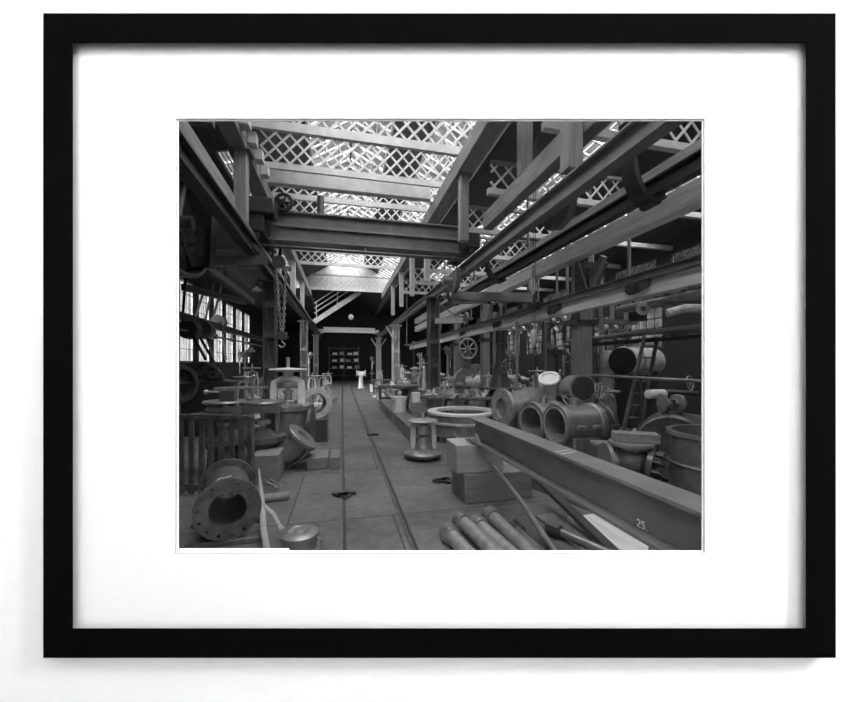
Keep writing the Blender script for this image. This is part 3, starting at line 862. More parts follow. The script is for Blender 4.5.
def machine_lathe(lab, loc, rz, L=2.4, m='dark_iron', group='bench lathes'):
    t = thing('engine_lathe', lab, 'lathe', loc, rz, group)
    MB().box((-L / 2, -0.2, 0.72), (L / 2, -0.08, 0.9)).box((-L / 2, 0.08, 0.72), (L / 2, 0.2, 0.9)).box((-L / 2, -0.2, 0.72), (L / 2, 0.2, 0.77)).build('bed', m, t, local=True)
    for x in (-L / 2 + 0.2, L / 2 - 0.2):
        MB().prism([(x - 0.18, -0.26, 0), (x + 0.18, -0.26, 0), (x + 0.1, -0.18, 0.72), (x - 0.1, -0.18, 0.72)], (0, 0.48, 0)).build('leg', m, t, local=True)
    h_ = MB().box((-L / 2 + 0.02, -0.2, 0.9), (-L / 2 + 0.6, 0.2, 1.02))
    h_.box((-L / 2 + 0.02, -0.14, 1.0), (-L / 2 + 0.12, 0.14, 1.24)).box((-L / 2 + 0.5, -0.14, 1.0), (-L / 2 + 0.6, 0.14, 1.24))
    hs = h_.build('headstock', m, t, local=True)
    MB().lathe((-L / 2 + 0.13, 0, 1.14), (1, 0, 0), [(0.17, 0), (0.17, 0.1), (0.13, 0.11), (0.13, 0.2), (0.09, 0.21), (0.09, 0.36)], 20).build('cone_pulley', 'grey_iron', hs, local=True)
    MB().lathe((-L / 2 + 0.6, 0, 1.14), (1, 0, 0), [(0.06, 0), (0.2, 0.03), (0.2, 0.1), (0.08, 0.11)], 20).build('chuck', 'grey_iron', hs, local=True)
    MB().box((L / 2 - 0.5, -0.14, 0.9), (L / 2 - 0.2, 0.14, 1.1)).cyl((L / 2 - 0.62, 0, 1.14), (L / 2 - 0.1, 0, 1.14), 0.06).build('tailstock', m, t, local=True)
    cg = MB().box((-0.05, -0.3, 0.9), (0.3, 0.26, 0.98)).box((0.02, -0.2, 0.98), (0.2, 0.1, 1.08)).build('carriage', m, t, local=True)
    MB().wheel((0.1, -0.32, 0.84), (0, 1, 0), 0.1, 0.012, 4, 0.025, 0.008).build('hand_wheel', 'grey_iron', cg, local=True)
    return t

def drill_press(lab, loc, rz, h=2.0, m='dark_iron', group='pillar drills'):
    t = thing('pillar_drill', lab, 'drill', loc, rz, group)
    MB().box((-0.3, -0.45, 0), (0.3, 0.25, 0.1)).build('base', m, t, local=True, bevel=0.01)
    MB().cyl((0, 0, 0.1), (0, 0, h), 0.09, 0.075).build('pillar', m, t, local=True)
    MB().lathe((0, -0.3, h * 0.42), (0, 0, 1), [(0.05, -0.12), (0.08, 0), (0.26, 0.02), (0.26, 0.06)], 24).bar((0, 0, h * 0.43), (0, -0.3, h * 0.43), 0.1, 0.08).build('table', 'grey_iron', t, local=True)
    hd = MB().bar((0, 0.25, h * 0.93), (0, -0.35, h * 0.93), 0.16, 0.2).build('head', m, t, local=True, bevel=0.02)
    MB().cyl((0, -0.3, h * 0.6), (0, -0.3, h * 1.06), 0.03).build('spindle', 'bright_steel', hd, local=True)
    MB().lathe((0, 0.22, h * 0.98), (0, 0, 1), [(0.2, 0), (0.2, 0.07), (0.15, 0.08), (0.15, 0.14), (0.1, 0.15), (0.1, 0.21)], 20).build('cone_pulley', 'iron', hd, local=True)
    MB().wheel((0.14, -0.3, h * 0.86), (1, 0, 0), 0.17, 0.014, 4, 0.03, 0.01).build('feed_wheel', 'grey_iron', hd, local=True)
    return t

def bench(lab, loc, rz, L=1.8, D=0.7, h=0.85, m='dark_timber', group='work benches'):
    t = thing('workbench', lab, 'workbench', loc, rz, group)
    MB().box((-L / 2, -D / 2, h - 0.08), (L / 2, D / 2, h)).build('top', m, t, local=True, bevel=0.008)
    for sx in (-1, 1):
        for sy in (-1, 1):
            MB().cbox((sx * (L / 2 - 0.1), sy * (D / 2 - 0.1), (h - 0.08) / 2), (0.1, 0.1, h - 0.08)).build('leg', m, t, local=True)
    MB().box((-L / 2 + 0.1, -0.04, 0.2), (L / 2 - 0.1, 0.04, 0.3)).build('stretcher', m, t, local=True)
    return t

def vise(lab, loc, rz=0.0, m='grey_iron', group='bench vises'):
    t = thing('bench_vise', lab, 'vise', loc, rz, group)
    fj = MB().box((-0.09, -0.08, 0), (0.09, 0.1, 0.05)).box((-0.07, 0.0, 0.05), (0.07, 0.09, 0.2)).build('fixed_jaw', m, t, local=True, bevel=0.006)
    MB().box((-0.07, -0.16, 0.06), (0.07, -0.08, 0.2)).build('moving_jaw', m, t, local=True, bevel=0.006)
    MB().cyl((0, 0, 0.1), (0, -0.26, 0.1), 0.018, n=8).cyl((-0.1, -0.25, 0.1), (0.1, -0.25, 0.1), 0.009, n=6).build('screw', 'bright_steel', t, local=True)
    return t

def pipe_piece(name, lab, p0, axis, L, r, fr_, m='iron', fl=(1, 1), nb=10, cat='pipe', wall=0.12, group=None):
    """open pipe with bolted end flanges"""
    a = V(axis).normalized()
    p0 = V(p0)
    t = thing(name, lab, cat, p0 - V(0, 0, 0), 0, group)
    ri = r * (1 - wall)
    MB().lathe(p0, a, [(ri, 0.0), (r, 0.0), (r, L), (ri, L)], 32, True).build('barrel', m, t)
    for k, e in ((0, 0.0), (1, L - 0.05)):
        if fl[k]:
            MB().drilled(p0 + a * e, a, fr_, r * 0.99, 0.05, nb, (fr_ + r) / 2, (fr_ - r) * 0.22).build('end_flange', m, t)
    return t

def handwheel_thing(lab, c, axis, R, m='iron', group='loose handwheels', ns=6):
    return tag(MB().wheel(c, axis, R, R * 0.09, ns, R * 0.18, R * 0.06).build('handwheel', m), lab, 'handwheel', group)

def bucket(name, lab, loc, r, h, m, lid=None, group=None):
    t = thing(name, lab, 'bucket', loc, 0, group)
    MB().lathe((0, 0, 0), (0, 0, 1), [(r * 0.86, 0), (r, h), (r * 1.04, h), (r * 1.04, h - 0.02), (r * 0.95, h - 0.02), (r * 0.82, 0.02), (0, 0.02)], 28).build('pail', m, t, local=True)
    MB().tube([(math.cos(a) * r, 0.02, h * 0.9 + math.sin(a) * 0.0 - math.sin(a) * h * 0.3 * 0) for a in (0,)] + [(math.cos(a) * r * 1.05, -r * 0.9 * math.sin(a), h * 0.92 - 0.3 * h * math.sin(a)) for a in [k * PI / 8 for k in range(1, 8)]] + [(-r, 0.02, h * 0.9)], 0.008, 6).build('bail', 'dark_iron', t, local=True)
    return t

def block(name, lab, a, b, m, cat='timber block', group=None, bevel=0.012, rz=0.0):
    c = [(a[i] + b[i]) / 2 for i in range(3)]
    return tag(MB().cbox(c, [b[i] - a[i] for i in range(3)], rz).build(name, m, bevel=bevel), lab, cat, group)

# ------------------------------------------------------------------ near the frame, window side
# iron slatted rack
g0, g1, gz = (-2.283, 5.709, -0.164), (-1.207, 5.307, -0.106), 1.10
rk = thing('slatted_rack', 'dark upright slatted rack standing behind the flanged pipe', 'rack', ((g0[0] + g1[0]) / 2, (g0[1] + g1[1]) / 2, 0))
A, B_ = V(g0[0], g0[1], 0), V(g1[0], g1[1], 0)
d = (B_ - A).normalized()
MB().bar(A - d * 0.5 + V(0, 0, 1.08), B_ + V(0, 0, 1.08), 0.06, 0.07).build('top_rail', 'dimmed_iron', rk, bevel=0.006)
MB().bar(A - d * 0.5 + V(0, 0, 0.1), B_ + V(0, 0, 0.1), 0.05, 0.09).build('bottom_rail', 'dimmed_iron', rk, bevel=0.006)
q = d.cross(V(0, 0, 1)).normalized()
for k in range(-3, 9):
    x = (k + 0.75) / 7.6 if k < 7 else None
    if x is None:
        continue
    p = A.lerp(B_, x) + q * 0.01
    MB().bar(p + V(0.0, 0, 0.02), p + V(0.008 * (k % 3 - 1), 0, 1.05), 0.07, 0.028, q).build('slat', 'dimmed_iron', rk)
MB().bar(B_, B_ + V(0, 0, 1.10), 0.06, 0.075, q).build('end_post', 'dimmed_iron', rk)

# flanged pipe
c0 = V((-1.111, 3.951, 0.340)); c1 = V((-1.363, 4.768, 0.365))
c0.z = 0.36; c1.z = 0.36
ax = (c1 - c0).normalized()
ax = V(ax.x + 0.03, ax.y, 0.0).normalized()
L = (c1 - c0).length
fp = thing('flanged_pipe', 'short cast-iron pipe with drilled end flanges, facing the tramway near the slatted rack', 'pipe', (c0.x, c0.y, 0))
MB().lathe(c0, ax, [(0.168, 0.0), (0.23, 0.0), (0.23, L), (0.168, L)], 40, True).build('barrel', 'dimmed_iron', fp)
MB().drilled(c0 - ax * 0.02, ax, 0.305, 0.172, 0.06, 14, 0.262, 0.016, turn=0.1).build('end_flange', 'dimmed_iron', fp)
MB().drilled(c0 + ax * (L - 0.04), ax, 0.305, 0.172, 0.06, 14, 0.265, 0.016).build('end_flange', 'dimmed_iron', fp)
u = V(ax.y, -ax.x, 0)
m_ = MB()
for a_, b_, e_, f_ in ((-0.14, 0.30, -0.08, 0.36), (-0.08, 0.36, -0.03, 0.31), (-0.03, 0.31, 0.03, 0.36), (0.06, 0.30, 0.12, 0.36), (-0.14, 0.28, 0.12, 0.28)):
    P_ = lambda s_, t_: c0 + ax * t_ + u * s_ + V(0, 0, math.sqrt(0.231 ** 2 - s_ * s_) + 0.001)
    m_.bar(P_(a_, b_), P_(e_, f_), 0.016, 0.005)
m_.build('chalk_mark', 'paint_mark', fp, 'white chalk scrawl')
block('cradle_block', 'flat timber under the flanged pipe', (-1.5, 3.93, 0.0), (-0.78, 4.13, 0.055), 'dark_timber')
block('cradle_block', 'second flat timber under the far end of the flanged pipe', (-1.62, 4.42, 0.0), (-0.9, 4.6, 0.055), 'dark_timber')
# forked stick
sk = thing('forked_stick', 'pale forked stick leaning against the flanged pipe', 'stick', (-0.695, 3.721, -0.012))
a_ = V((-0.685, 3.668, -0.014)); b_ = V((-0.845, 4.197, 0.283)); c_ = V((-0.977, 4.689, 0.543))
MB().tube([a_, a_.lerp(b_, 0.5) + V(-0.015, 0, 0.0), b_, c_], 0.03, 8, [0.035, 0.032, 0.032, 0.008]).build('shaft', 'sawn_block', sk)
d_ = V((-0.611, 3.938, 0.114))
MB().tube([b_, b_.lerp(d_, 0.5) + V(0.02, 0, 0.02), d_], 0.026, 8, [0.03, 0.026, 0.022]).build('branch', 'sawn_block', sk)
MB().ball(d_, 0.04).build('knob', 'sawn_block', sk)
# lidded pot
lp = V((-0.387, 3.537, -0.011)); lp.z = 0
t = thing('lidded_pot', 'grey lidded pot standing beside the tramway', 'pot', lp)
MB().lathe((0, 0, 0), (0, 0, 1), [(0.145, 0), (0.158, 0.03), (0.158, 0.225), (0.15, 0.225)], 36).build('pot_body', 'iron', t, local=True)
MB().lathe((0, 0, 0.225), (0, 0, 1), [(0.182, 0), (0.184, 0.018), (0.17, 0.028), (0.1, 0.036), (0.09, 0.03), (0.05, 0.03), (0.04, 0.042), (0.0, 0.042)], 36).build('lid', 'iron', t, local=True)
MB().tube([(0.155, -0.03, 0.19), (0.2, -0.03, 0.17), (0.2, -0.03, 0.1), (0.155, -0.03, 0.08)], 0.012, 6).build('handle', 'grey_iron', t, local=True)
# timber pieces and rods on the floor
block('timber_offcut', 'flat timber offcut with rounded end on the floor below the square block', (-1.035, 5.267, -0.010), (-0.72, 5.0, 0.07), 'timber') if False else None
p = V((-0.866, 5.097, 0.050)); tag(MB().cbox(p, (0.36, 0.13, 0.1), 0.15).build('timber_offcut', 'timber', bevel=0.04), 'round-ended timber offcut on the floor by the square block', 'timber offcut')
for i, (a, b) in enumerate([((-1.180, 6.008, 0.030), (-0.873, 5.292, 0.050)), ((-1.116, 5.976, 0.020), (-0.839, 5.407, 0.050)), ((-1.195, 5.802, 0.020), (-0.916, 5.395, 0.060))]):
    tag(MB().cyl(V(a) + V(0, 0, 0.02 * i), V(b) + V(0, 0, 0.05), 0.014, n=8).build('iron_rod', 'grey_iron'), 'thin iron rod resting over the round-ended offcut', 'rod', 'thin rods by the offcut')
a = V((-1.341, 5.897, 0.000)); b = V((-0.947, 6.103, 0.000))
block('timber_block', 'square dark timber block under the elbow pipe', (a.x, a.y, 0), (b.x, b.y + 0.35, 0.42), 'worn_block')
for i, (x0, x1, y, lab) in enumerate([(307, 329, 470, 'wider of the two low timber blocks beside the tram rail'), (331, 344.5, 469, 'narrow low timber block touching the tram rail')]):
    a = V((-0.585, 6.468, 0.000)) if i == 0 else V((-0.194, 6.439, 0.000)); b = V((-0.217, 6.383, 0.000)) if i == 0 else V((-0.017, 6.429, 0.000))
    block('timber_block', lab, (a.x, a.y, 0), (b.x - 0.02, a.y + 0.62, 0.2), 'worn_block', group='low timber blocks')

# big gate valve: drum body, side flange, tall yoke, flat handwheel
bx, by, _ = (-1.023, 7.420, 0.000)
t = thing('gate_valve', 'large gate valve with drum body and tall pale yoke beside the tramway', 'valve', (bx, by, 0))
MB().lathe((bx, by, 0.05), (0, 0, 1), [(0.40, 0), (0.42, 0.04), (0.40, 0.1), (0.42, 0.5), (0.44, 0.85), (0.49, 0.9), (0.49, 0.98), (0.44, 1.0), (0.2, 1.02)], 40).bolts((bx, by, 1.025), (0, 0, 1), 0.46, 14, 0.022, 0.035).build('body', 'iron', t)
sd = V(0.99, -0.06, 0)
MB().lathe(V(bx, by, 0.6) + sd * 0.36, sd, [(0.28, 0), (0.28, 0.04), (0.42, 0.05), (0.42, 0.11), (0.26, 0.12)], 36).build('side_flange', 'dark_iron', t)
for s_ in (-1, 1):
    MB().strap([(bx + s_ * 0.25, by, 1.04), (bx + s_ * 0.255, by, 1.3), (bx + s_ * 0.24, by, 1.46), (bx + s_ * 0.13, by, 1.52), (bx, by, 1.53)], 0.17, 0.12, (0, 1, 0)).build('yoke_leg', 'pale_enamel', t)
MB().cyl((bx, by, 1.05), (bx, by, 1.95), 0.035).lathe((bx, by, 1.05), (0, 0, 1), [(0.13, 0), (0.13, 0.05), (0.07, 0.07), (0.07, 0.2), (0.1, 0.2), (0.1, 0.26), (0.05, 0.27)], 18).build('stem', 'bright_steel', t)
MB().lathe((bx, by, 1.56), (0, 0, 1), [(0.1, 0.0), (0.1, 0.1), (0.33, 0.13), (0.36, 0.15), (0.33, 0.17), (0.06, 0.19)], 36).build('handwheel', 'pale_iron', t)
MB().lathe((bx, by, 1.38), (0, 0, 1), [(0.18, 0), (0.22, 0.03), (0.22, 0.09), (0.12, 0.12)], 24).build('yoke_collar', 'grey_iron', t)

# elbow pipe
e0 = V((-1.184, 6.687, 0.290)); e1 = V((-0.698, 6.318, 0.550))
t = thing('elbow_pipe', 'cast elbow pipe with tilted oval flange in front of the large gate valve', 'pipe', (e0.x, e0.y, 0.42))
ctr = [e0 + V(-0.1, 0.05, 0.0), e0 + V(0.05, 0, -0.05), e0 + V(0.2, -0.02, -0.02), e0 + V(0.36, -0.06, 0.09), e0 + V(0.5, -0.08, 0.24)]
MB().tube(ctr, 0.2, 24, [0.22, 0.235, 0.235, 0.22, 0.2]).build('bend', 'iron', t)
dirn = (ctr[-1] - ctr[-2]).normalized()
MB().ring(ctr[-1] - dirn * 0.02, dirn, 0.30, 0.13, 0.07, 40, 0.01).build('end_flange', 'iron', t)
MB().lathe(ctr[-1] - dirn * 0.1, dirn, [(0.15, 0.0), (0.15, 0.13)], 24).build('bore', 'black_iron', t) if False else None
MB().ring(ctr[0] - V(0.03, 0, 0), ctr[0] - ctr[1], 0.32, 0.16, 0.06, 36, 0.01).build('end_flange', 'iron', t)
MB().strap([ctr[1] + V(0.0, -0.02, -0.24), ctr[2] + V(0.05, -0.02, -0.25), ctr[3] + V(0.12, -0.02, -0.22), ctr[4] + V(0.15, -0.02, -0.2)], 0.08, 0.03, (0, 1, 0)).build('rib', 'iron', t)

# two bonnet valves with flat wheels behind the rack
for i, (px, lab, sc, wz) in enumerate([(0, 'bonnet valve with flat handwheel directly behind the slatted rack', 0.42, 1.18), (1, 'bonnet valve with flat handwheel between the slatted rack and the large gate valve', 0.40, 1.16)]):
    x, y, _ = ((-1.900, 6.595, 0.000), (-1.315, 6.615, 0.000))[i]
    t = thing('bonnet_valve', lab, 'valve', (x, y, 0), 0, 'bonnet valves behind the rack')
    MB().lathe((x, y, 0), (0, 0, 1), [(0.36, 0), (0.36, 0.06), (0.27, 0.08), (0.25, 0.4), (0.32, 0.5), (0.38, 0.52), (0.38, 0.6), (0.22, 0.63), (0.12, 0.72)], 32).build('body', 'dimmed_iron', t)
    MB().cyl((x, y, 0.7), (x, y, wz + 0.05), 0.04, n=12).lathe((x, y, 0.78), (0, 0, 1), [(0.07, 0), (0.13, 0.02), (0.13, 0.08), (0.07, 0.1)], 16).build('stem', 'grey_iron', t)
    for s_ in (-1, 1):
        MB().box((x + s_ * 0.24 - 0.03, y - 0.05, 0.6), (x + s_ * 0.24 + 0.03, y + 0.05, 1.02)).build('yoke_leg', 'iron', t)
    MB().box((x - 0.28, y - 0.07, 0.98), (x + 0.28, y + 0.07, 1.1)).build('yoke_bridge', 'grey_iron', t)
    MB().lathe((x, y, wz - 0.02), (0, 0, 1), [(0.05, 0), (0.2, -0.01), (0.29, 0.0), (0.335, 0.025), (0.32, 0.05), (0.27, 0.035), (0.1, 0.04)], 36).build('handwheel', 'iron', t)
    if i == 0:
        MB().lathe((x - 0.2, y - 0.1, 0.94), (0, 0, 1), [(0.1, 0), (0.36, 0.01), (0.38, 0.03), (0.36, 0.06), (0.1, 0.08)], 36).build('cover_plate', 'iron', t)
        MB().box((x - 0.06, y - 0.09, wz + 0.02), (x + 0.16, y + 0.1, wz + 0.2)).build('nut', 'dark_iron', t)
tag(MB().cyl((-2.246, 6.778, 1.343), (-1.965, 6.559, 1.354), 0.018, n=8).ball((-2.246, 6.778, 1.343), 0.04).build('spanner', 'pale_iron'), 'pale spanner projecting from the flat wheel behind the rack', 'spanner')
tag(MB().bar((-2.269, 7.296, 1.369), (-1.382, 7.400, 1.378), 0.25, 0.04).build('plank', 'iron'), 'long flat bar lying above the bonnet valves', 'bar')

# ring flange standing on a box
rc = V((-0.605, 8.965, 0.892))
block('iron_box', 'low iron box under the upright ring flange', (rc.x - 0.33, rc.y - 0.25, 0), (rc.x + 0.27, rc.y + 0.5, rc.z - 0.36), 'dark_iron', 'box')
t = thing('ring_flange', 'upright thick ring flange with open centre beside the tramway', 'flange', (rc.x, rc.y, rc.z - 0.37))
fx = V(0.3, -0.95, 0.03)
MB().ring(rc, fx, 0.375, 0.235, 0.06, 44, 0.01).build('face', 'pale_iron', t)
MB().ring(rc - fx.normalized() * 0.3, fx, 0.30, 0.235, 0.3, 44).build('neck', 'iron', t)
MB().bar(rc + V(-0.05, 0, -0.2), rc + V(0.1, 0, -0.12), 0.05, 0.04).cyl(rc + V(-0.06, 0.05, -0.23), rc + V(-0.06, 0.05, 0.2), 0.012, n=6).build('stay_bolt', 'grey_iron', t)
# dark bin with heaped turnings, gear wheel, machine
x, y, _ = (-3.482, 10.655, 0.000)
t = thing('scrap_bin', 'dark iron bin heaped with metal turnings below the windows', 'bin', (x, y, 0))
MB().box((x - 0.75, y - 0.5, 0), (x + 0.75, y + 0.5, 1.38)).build('bin', 'black_iron', t, bevel=0.02)
MB().ring((x - 0.05, y - 0.48, 1.3), (0, 1, 0), 0.58, 0.53, 0.15, 40).build('hoop', 'dark_iron', t)
h_ = MB()
random.seed(3)
for k in range(420):
    a, r_ = random.uniform(0, PI), 0.5 * math.sqrt(random.random())
    c = V(x - 0.05 + r_ * math.cos(a), y - 0.45 + random.uniform(0, 0.25), 1.38 + r_ * math.sin(a) * 0.95)
    h_.bar(c, c + V(random.uniform(-.08, .08), random.uniform(-.05, .05), random.uniform(-.06, .06)), 0.03, 0.03)
h_.ball((x - 0.05, y + 0.1, 1.36), 0.36, 20, 12)
hp = h_.build('turnings', 'dark_iron', t)
hp['kind'] = 'stuff'
gc = V((-3.001, 7.465, 1.452))
t = thing('gear_wheel', 'large dark gear wheel standing at the edge below the windows', 'gear', gc - V(0, 0, 0.5))
g_ = MB().ring(gc, (0.75, -0.66, 0), 0.36, 0.29, 0.16, 48)
u_, v_, w_ = frame_of((0.75, -0.66, 0))
for k in range(36):
    a = 2 * PI * k / 36
    g_.bar(gc + (u_ * math.cos(a) + v_ * math.sin(a)) * 0.35, gc + (u_ * math.cos(a) + v_ * math.sin(a)) * 0.39, 0.05, 0.05)
g_.build('toothed_rim', 'black_iron', t)
MB().wheel(gc, (0.75, -0.66, 0), 0.3, 0.03, 6, 0.08, 0.03).build('spokes', 'black_iron', t)
MB().cyl((gc.x, gc.y, 0), gc + V(0, 0, -0.05), 0.12, 0.09).build('stand', 'dark_iron', t)
# large dark pulley hung high at the window side, and its frame
pc = V((-2.930, 7.449, 4.422))
t = thing('belt_pulley', 'very large dark belt pulley high on the window side', 'pulley', pc - V(0, 0, 1.1))
MB().ring(pc - V(0.15, 0, 0), (1, -0.12, 0), 1.0, 0.93, 0.32, 56).build('rim', 'dark_iron', t)
w_ = MB()
for k in range(6):
    a = PI * k / 3 + 0.2
    w_.cyl(pc, pc + V(0, math.cos(a) * 0.95, math.sin(a) * 0.95), 0.045, n=8)
w_.cyl(pc - V(0.25, 0, 0), pc + V(0.25, 0, 0), 0.12).build('spokes', 'dark_iron', t)
t = thing('wall_bracket', 'dark triangular timber bracket under the window-side runway', 'bracket', (-2.767, 8.027, 3.860))
MB().bar((-2.918, 7.856, 3.803), (-1.769, 9.233, 4.308), 0.14, 0.2).build('arm', 'black_iron', t)
MB().bar((-2.534, 7.973, 5.100), (-1.862, 9.255, 4.404), 0.1, 0.14).build('brace', 'black_iron', t)
MB().bar((-2.514, 7.969, 5.300), (-2.556, 7.876, 3.713), 0.14, 0.14).build('post', 'black_iron', t)
t = thing('hanging_bracket', 'slanting timber hanger below the triangular bracket', 'bracket', (-2.485, 9.809, 4.050))
MB().bar((-2.575, 9.009, 4.101), (-2.391, 10.403, 3.960), 0.08, 0.22).build('strut', 'timber', t)

# line shaft along the windows with hangers, pulleys and belts
ls = thing('line_shaft', 'dark line shaft beam running along in front of the tall windows', 'line shaft', (-5.2, 17, 2.9))
A, B_ = V((-5.300, 13.626, 3.445)), V((-5.300, 21.519, 3.503))
MB().bar(A + (A - B_) * 0.2, B_ + (B_ - A) * 0.8, 0.2, 0.26).build('beam', 'black_iron', ls)
for q_ in (0.15, 0.42, 0.75, 1.1):
    p = A.lerp(B_, q_)
    MB().bar(p, p + V(-0.0, 0.0, -0.45), 0.1, 0.16).cyl(p + V(0, -0.15, -0.45), p + V(0, 0.15, -0.45), 0.12).build('hanger', 'black_iron', ls)
MB().cyl(A + V(0, 0, -0.45), B_ + (B_ - A) * 0.8 + V(0, 0, -0.45), 0.04, n=10).build('shaft', 'iron', ls)
for i, (p, r_, w_) in enumerate([((-5.300, 14.442, 3.052), 0.33, 0.5), ((-5.300, 15.678, 3.170), 0.36, 0.4), ((-5.300, 17.559, 3.701), 0.3, 0.35)]):
    tt = tag(MB().lathe(V(p) - V(0, w_ / 2, 0), (0, 1, 0), [(r_, 0), (r_, w_)], 28).cyl(V(p) - V(0, w_ / 2 + 0.06, 0), V(p) + V(0, w_ / 2 + 0.06, 0), 0.07).build('belt_pulley', 'dark_iron'),
             ['broad dark belt pulley on the line shaft, nearest the frame edge', 'broad dark belt pulley in the middle of the line shaft', 'small dark belt pulley above the line shaft beam'][i], 'pulley', 'line shaft pulleys')
for i, (a, b) in enumerate([((-5.067, 13.483, 4.900), (-5.630, 14.639, 3.208)), ((-4.539, 14.388, 5.519), (-6.050, 16.788, 3.467)), ((-4.328, 14.339, 5.447), (-5.748, 17.232, 3.737)), ((-4.358, 15.372, 5.572), (-5.587, 17.708, 3.889)), ((-5.300, 14.186, 3.204), (-4.602, 13.889, 1.974)), ((-5.300, 14.799, 3.197), (-4.504, 14.379, 1.908)), ((-5.300, 15.889, 3.190), (-4.888, 15.494, 2.072)), ((-5.300, 17.967, 3.386), (-5.024, 17.578, 2.022))]):
    MB().bar(a, b, 0.09, 0.02, (0, 1, 0)).build('drive_belt', 'rubber', ls)
for i, (a, b) in enumerate([((-4.734, 12.380, 4.183), (-3.676, 15.215, 4.250)), ((-3.844, 11.149, 4.661), (-3.373, 15.145, 4.250))]):
    tag(MB().bar(a, b, 0.14, 0.2).build('shaft_timber', 'black_iron'), ['dark longitudinal timber across the heads of the tall windows', 'dark sloping timber running from the bracket to the window heads'][i], 'beam')

# ------------------------------------------------------------------ near the frame, machine side
# rolled steel joist on blocks with painted number
sj = thing('steel_joist', 'long grey steel joist resting on timber blocks, running towards the frame', 'beam', (1.79, 3.1, 0.78))
MB().ibeam((1.79, 1.2, 0.935), (1.79, 4.66, 0.935), 0.22, 0.31, 0.022, 0.018).build('joist', 'girder_paint', sj)
for y, z in ((2.55, 1.0905), (2.62, 1.0905)):
    MB().bar((1.70, y, z), (1.86, y + 0.05, z), 0.008, 0.002).build('chalk_line', 'paint_mark', sj, 'white chalk line across the top flange')
def digits(mb, org, du, dv, h):
    def seg(pts, ox):
        for a, b in zip(pts, pts[1:]):
            mb.bar(V(org) + du * (a[0] + ox) * h + dv * a[1] * h, V(org) + du * (b[0] + ox) * h + dv * b[1] * h, h * 0.16, 0.003, du.cross(dv))
    seg([(0, 0.78), (0.12, 0.97), (0.38, 0.97), (0.5, 0.76), (0.42, 0.52), (0.0, 0.04), (0.54, 0.04)], 0)
    seg([(0.5, 0.97), (0.08, 0.97), (0.04, 0.56), (0.32, 0.6), (0.5, 0.42), (0.46, 0.14), (0.26, 0.03), (0.0, 0.12)], 0.78)
    seg([(0.0, 0.02), (0.0, 0.14)], 1.62)
n0 = V((1.778, 1.875, 0.817)); n1 = V((1.778, 1.786, 0.837))
m_ = MB()
digits(m_, n0 - V(0, 0, 0.012), V(0, -1, 0), V(0, 0, 1), 0.045)
m_.build('painted_number', 'paint_mark', sj, 'white painted number 25 on the web')

a = V((1.512, 4.470, 0.000)); b = V((2.525, 4.456, 0.000))
block('timber_block', 'lower dark timber block of the pair under the joist end', (1.55, 4.42, 0), (2.5, 5.0, 0.37), 'worn_block', group='joist packing')
block('timber_block', 'upper pale timber block of the pair carrying the joist end', (1.46, 4.5, 0.37), (2.12, 4.98, 0.745), 'sawn_block', group='joist packing')
block('packing_plate', 'thin packing plate between the joist end and the upper block', (1.68, 4.55, 0.745), (1.92, 4.8, 0.78), 'iron', 'plate')
tag(MB().bar((2.82, 4.85, 0.16), (3.15, 3.75, 0.16), 0.3, 0.32).build('timber_sleeper', 'dark_timber', bevel=0.012), 'long dark timber sleeper on the floor behind the joist', 'timber sleeper')
block('timber_block', 'short timber block at the near end of the dark sleeper', (3.0, 3.3, 0), (3.4, 3.66, 0.3), 'worn_block')
block('trestle_block', 'tall timber block under the joist next to the frame', (1.68, 1.45, 0), (1.90, 1.7, 0.78), 'worn_block')
tag(MB().bar((2.726, 3.625, 0.050), (2.775, 2.299, 0.050), 0.5, 0.06).build('plank', 'pale_timber', bevel=0.01), 'pale flat plank lying on the floor below the joist', 'plank')
# leaning pole
tag(MB().tube([(1.690, 4.393, 0.907), (1.717, 4.222, 0.713), (1.927, 3.661, 0.300), (1.998, 3.080, -0.002)], 0.028, 10, [0.018, 0.024, 0.028, 0.03]).build('pole', 'grey_iron'), 'thin pale pole leaning on the joist end', 'pole')
tag(MB().bar((2.451, 4.104, 0.321), (2.465, 2.818, 0.049), 0.1, 0.05).build('iron_bar', 'dark_iron'), 'dark flat bar slanting out from under the joist', 'bar')
tag(MB().bar((2.370, 3.838, 0.020), (2.380, 2.949, 0.020), 0.3, 0.03).build('iron_plate', 'iron'), 'thin iron plate on the floor beside the dark slanting bar', 'plate')
for i, (a, b) in enumerate([((1.800, 3.530, 0.070), (1.795, 2.766, 0.070)), ((2.162, 3.423, 0.070), (2.447, 2.714, 0.070))]):
    t = thing('capped_rod', ['short dark rod with nut head on the floor between collared pipe and pole', 'long dark rod with nut head on the floor beyond the leaning pole'][i], 'rod', (a[0], a[1], 0), 0, 'rods with nut heads')
    a, b = V(a), V(b)
    MB().cyl(a, b, 0.04, n=12).build('rod', 'iron', t)
    MB().lathe(a - (b - a).normalized() * 0.05, b - a, [(0.05, 0), (0.07, 0.02), (0.07, 0.16), (0.045, 0.18)], 8).build('nut', 'dark_iron', t)
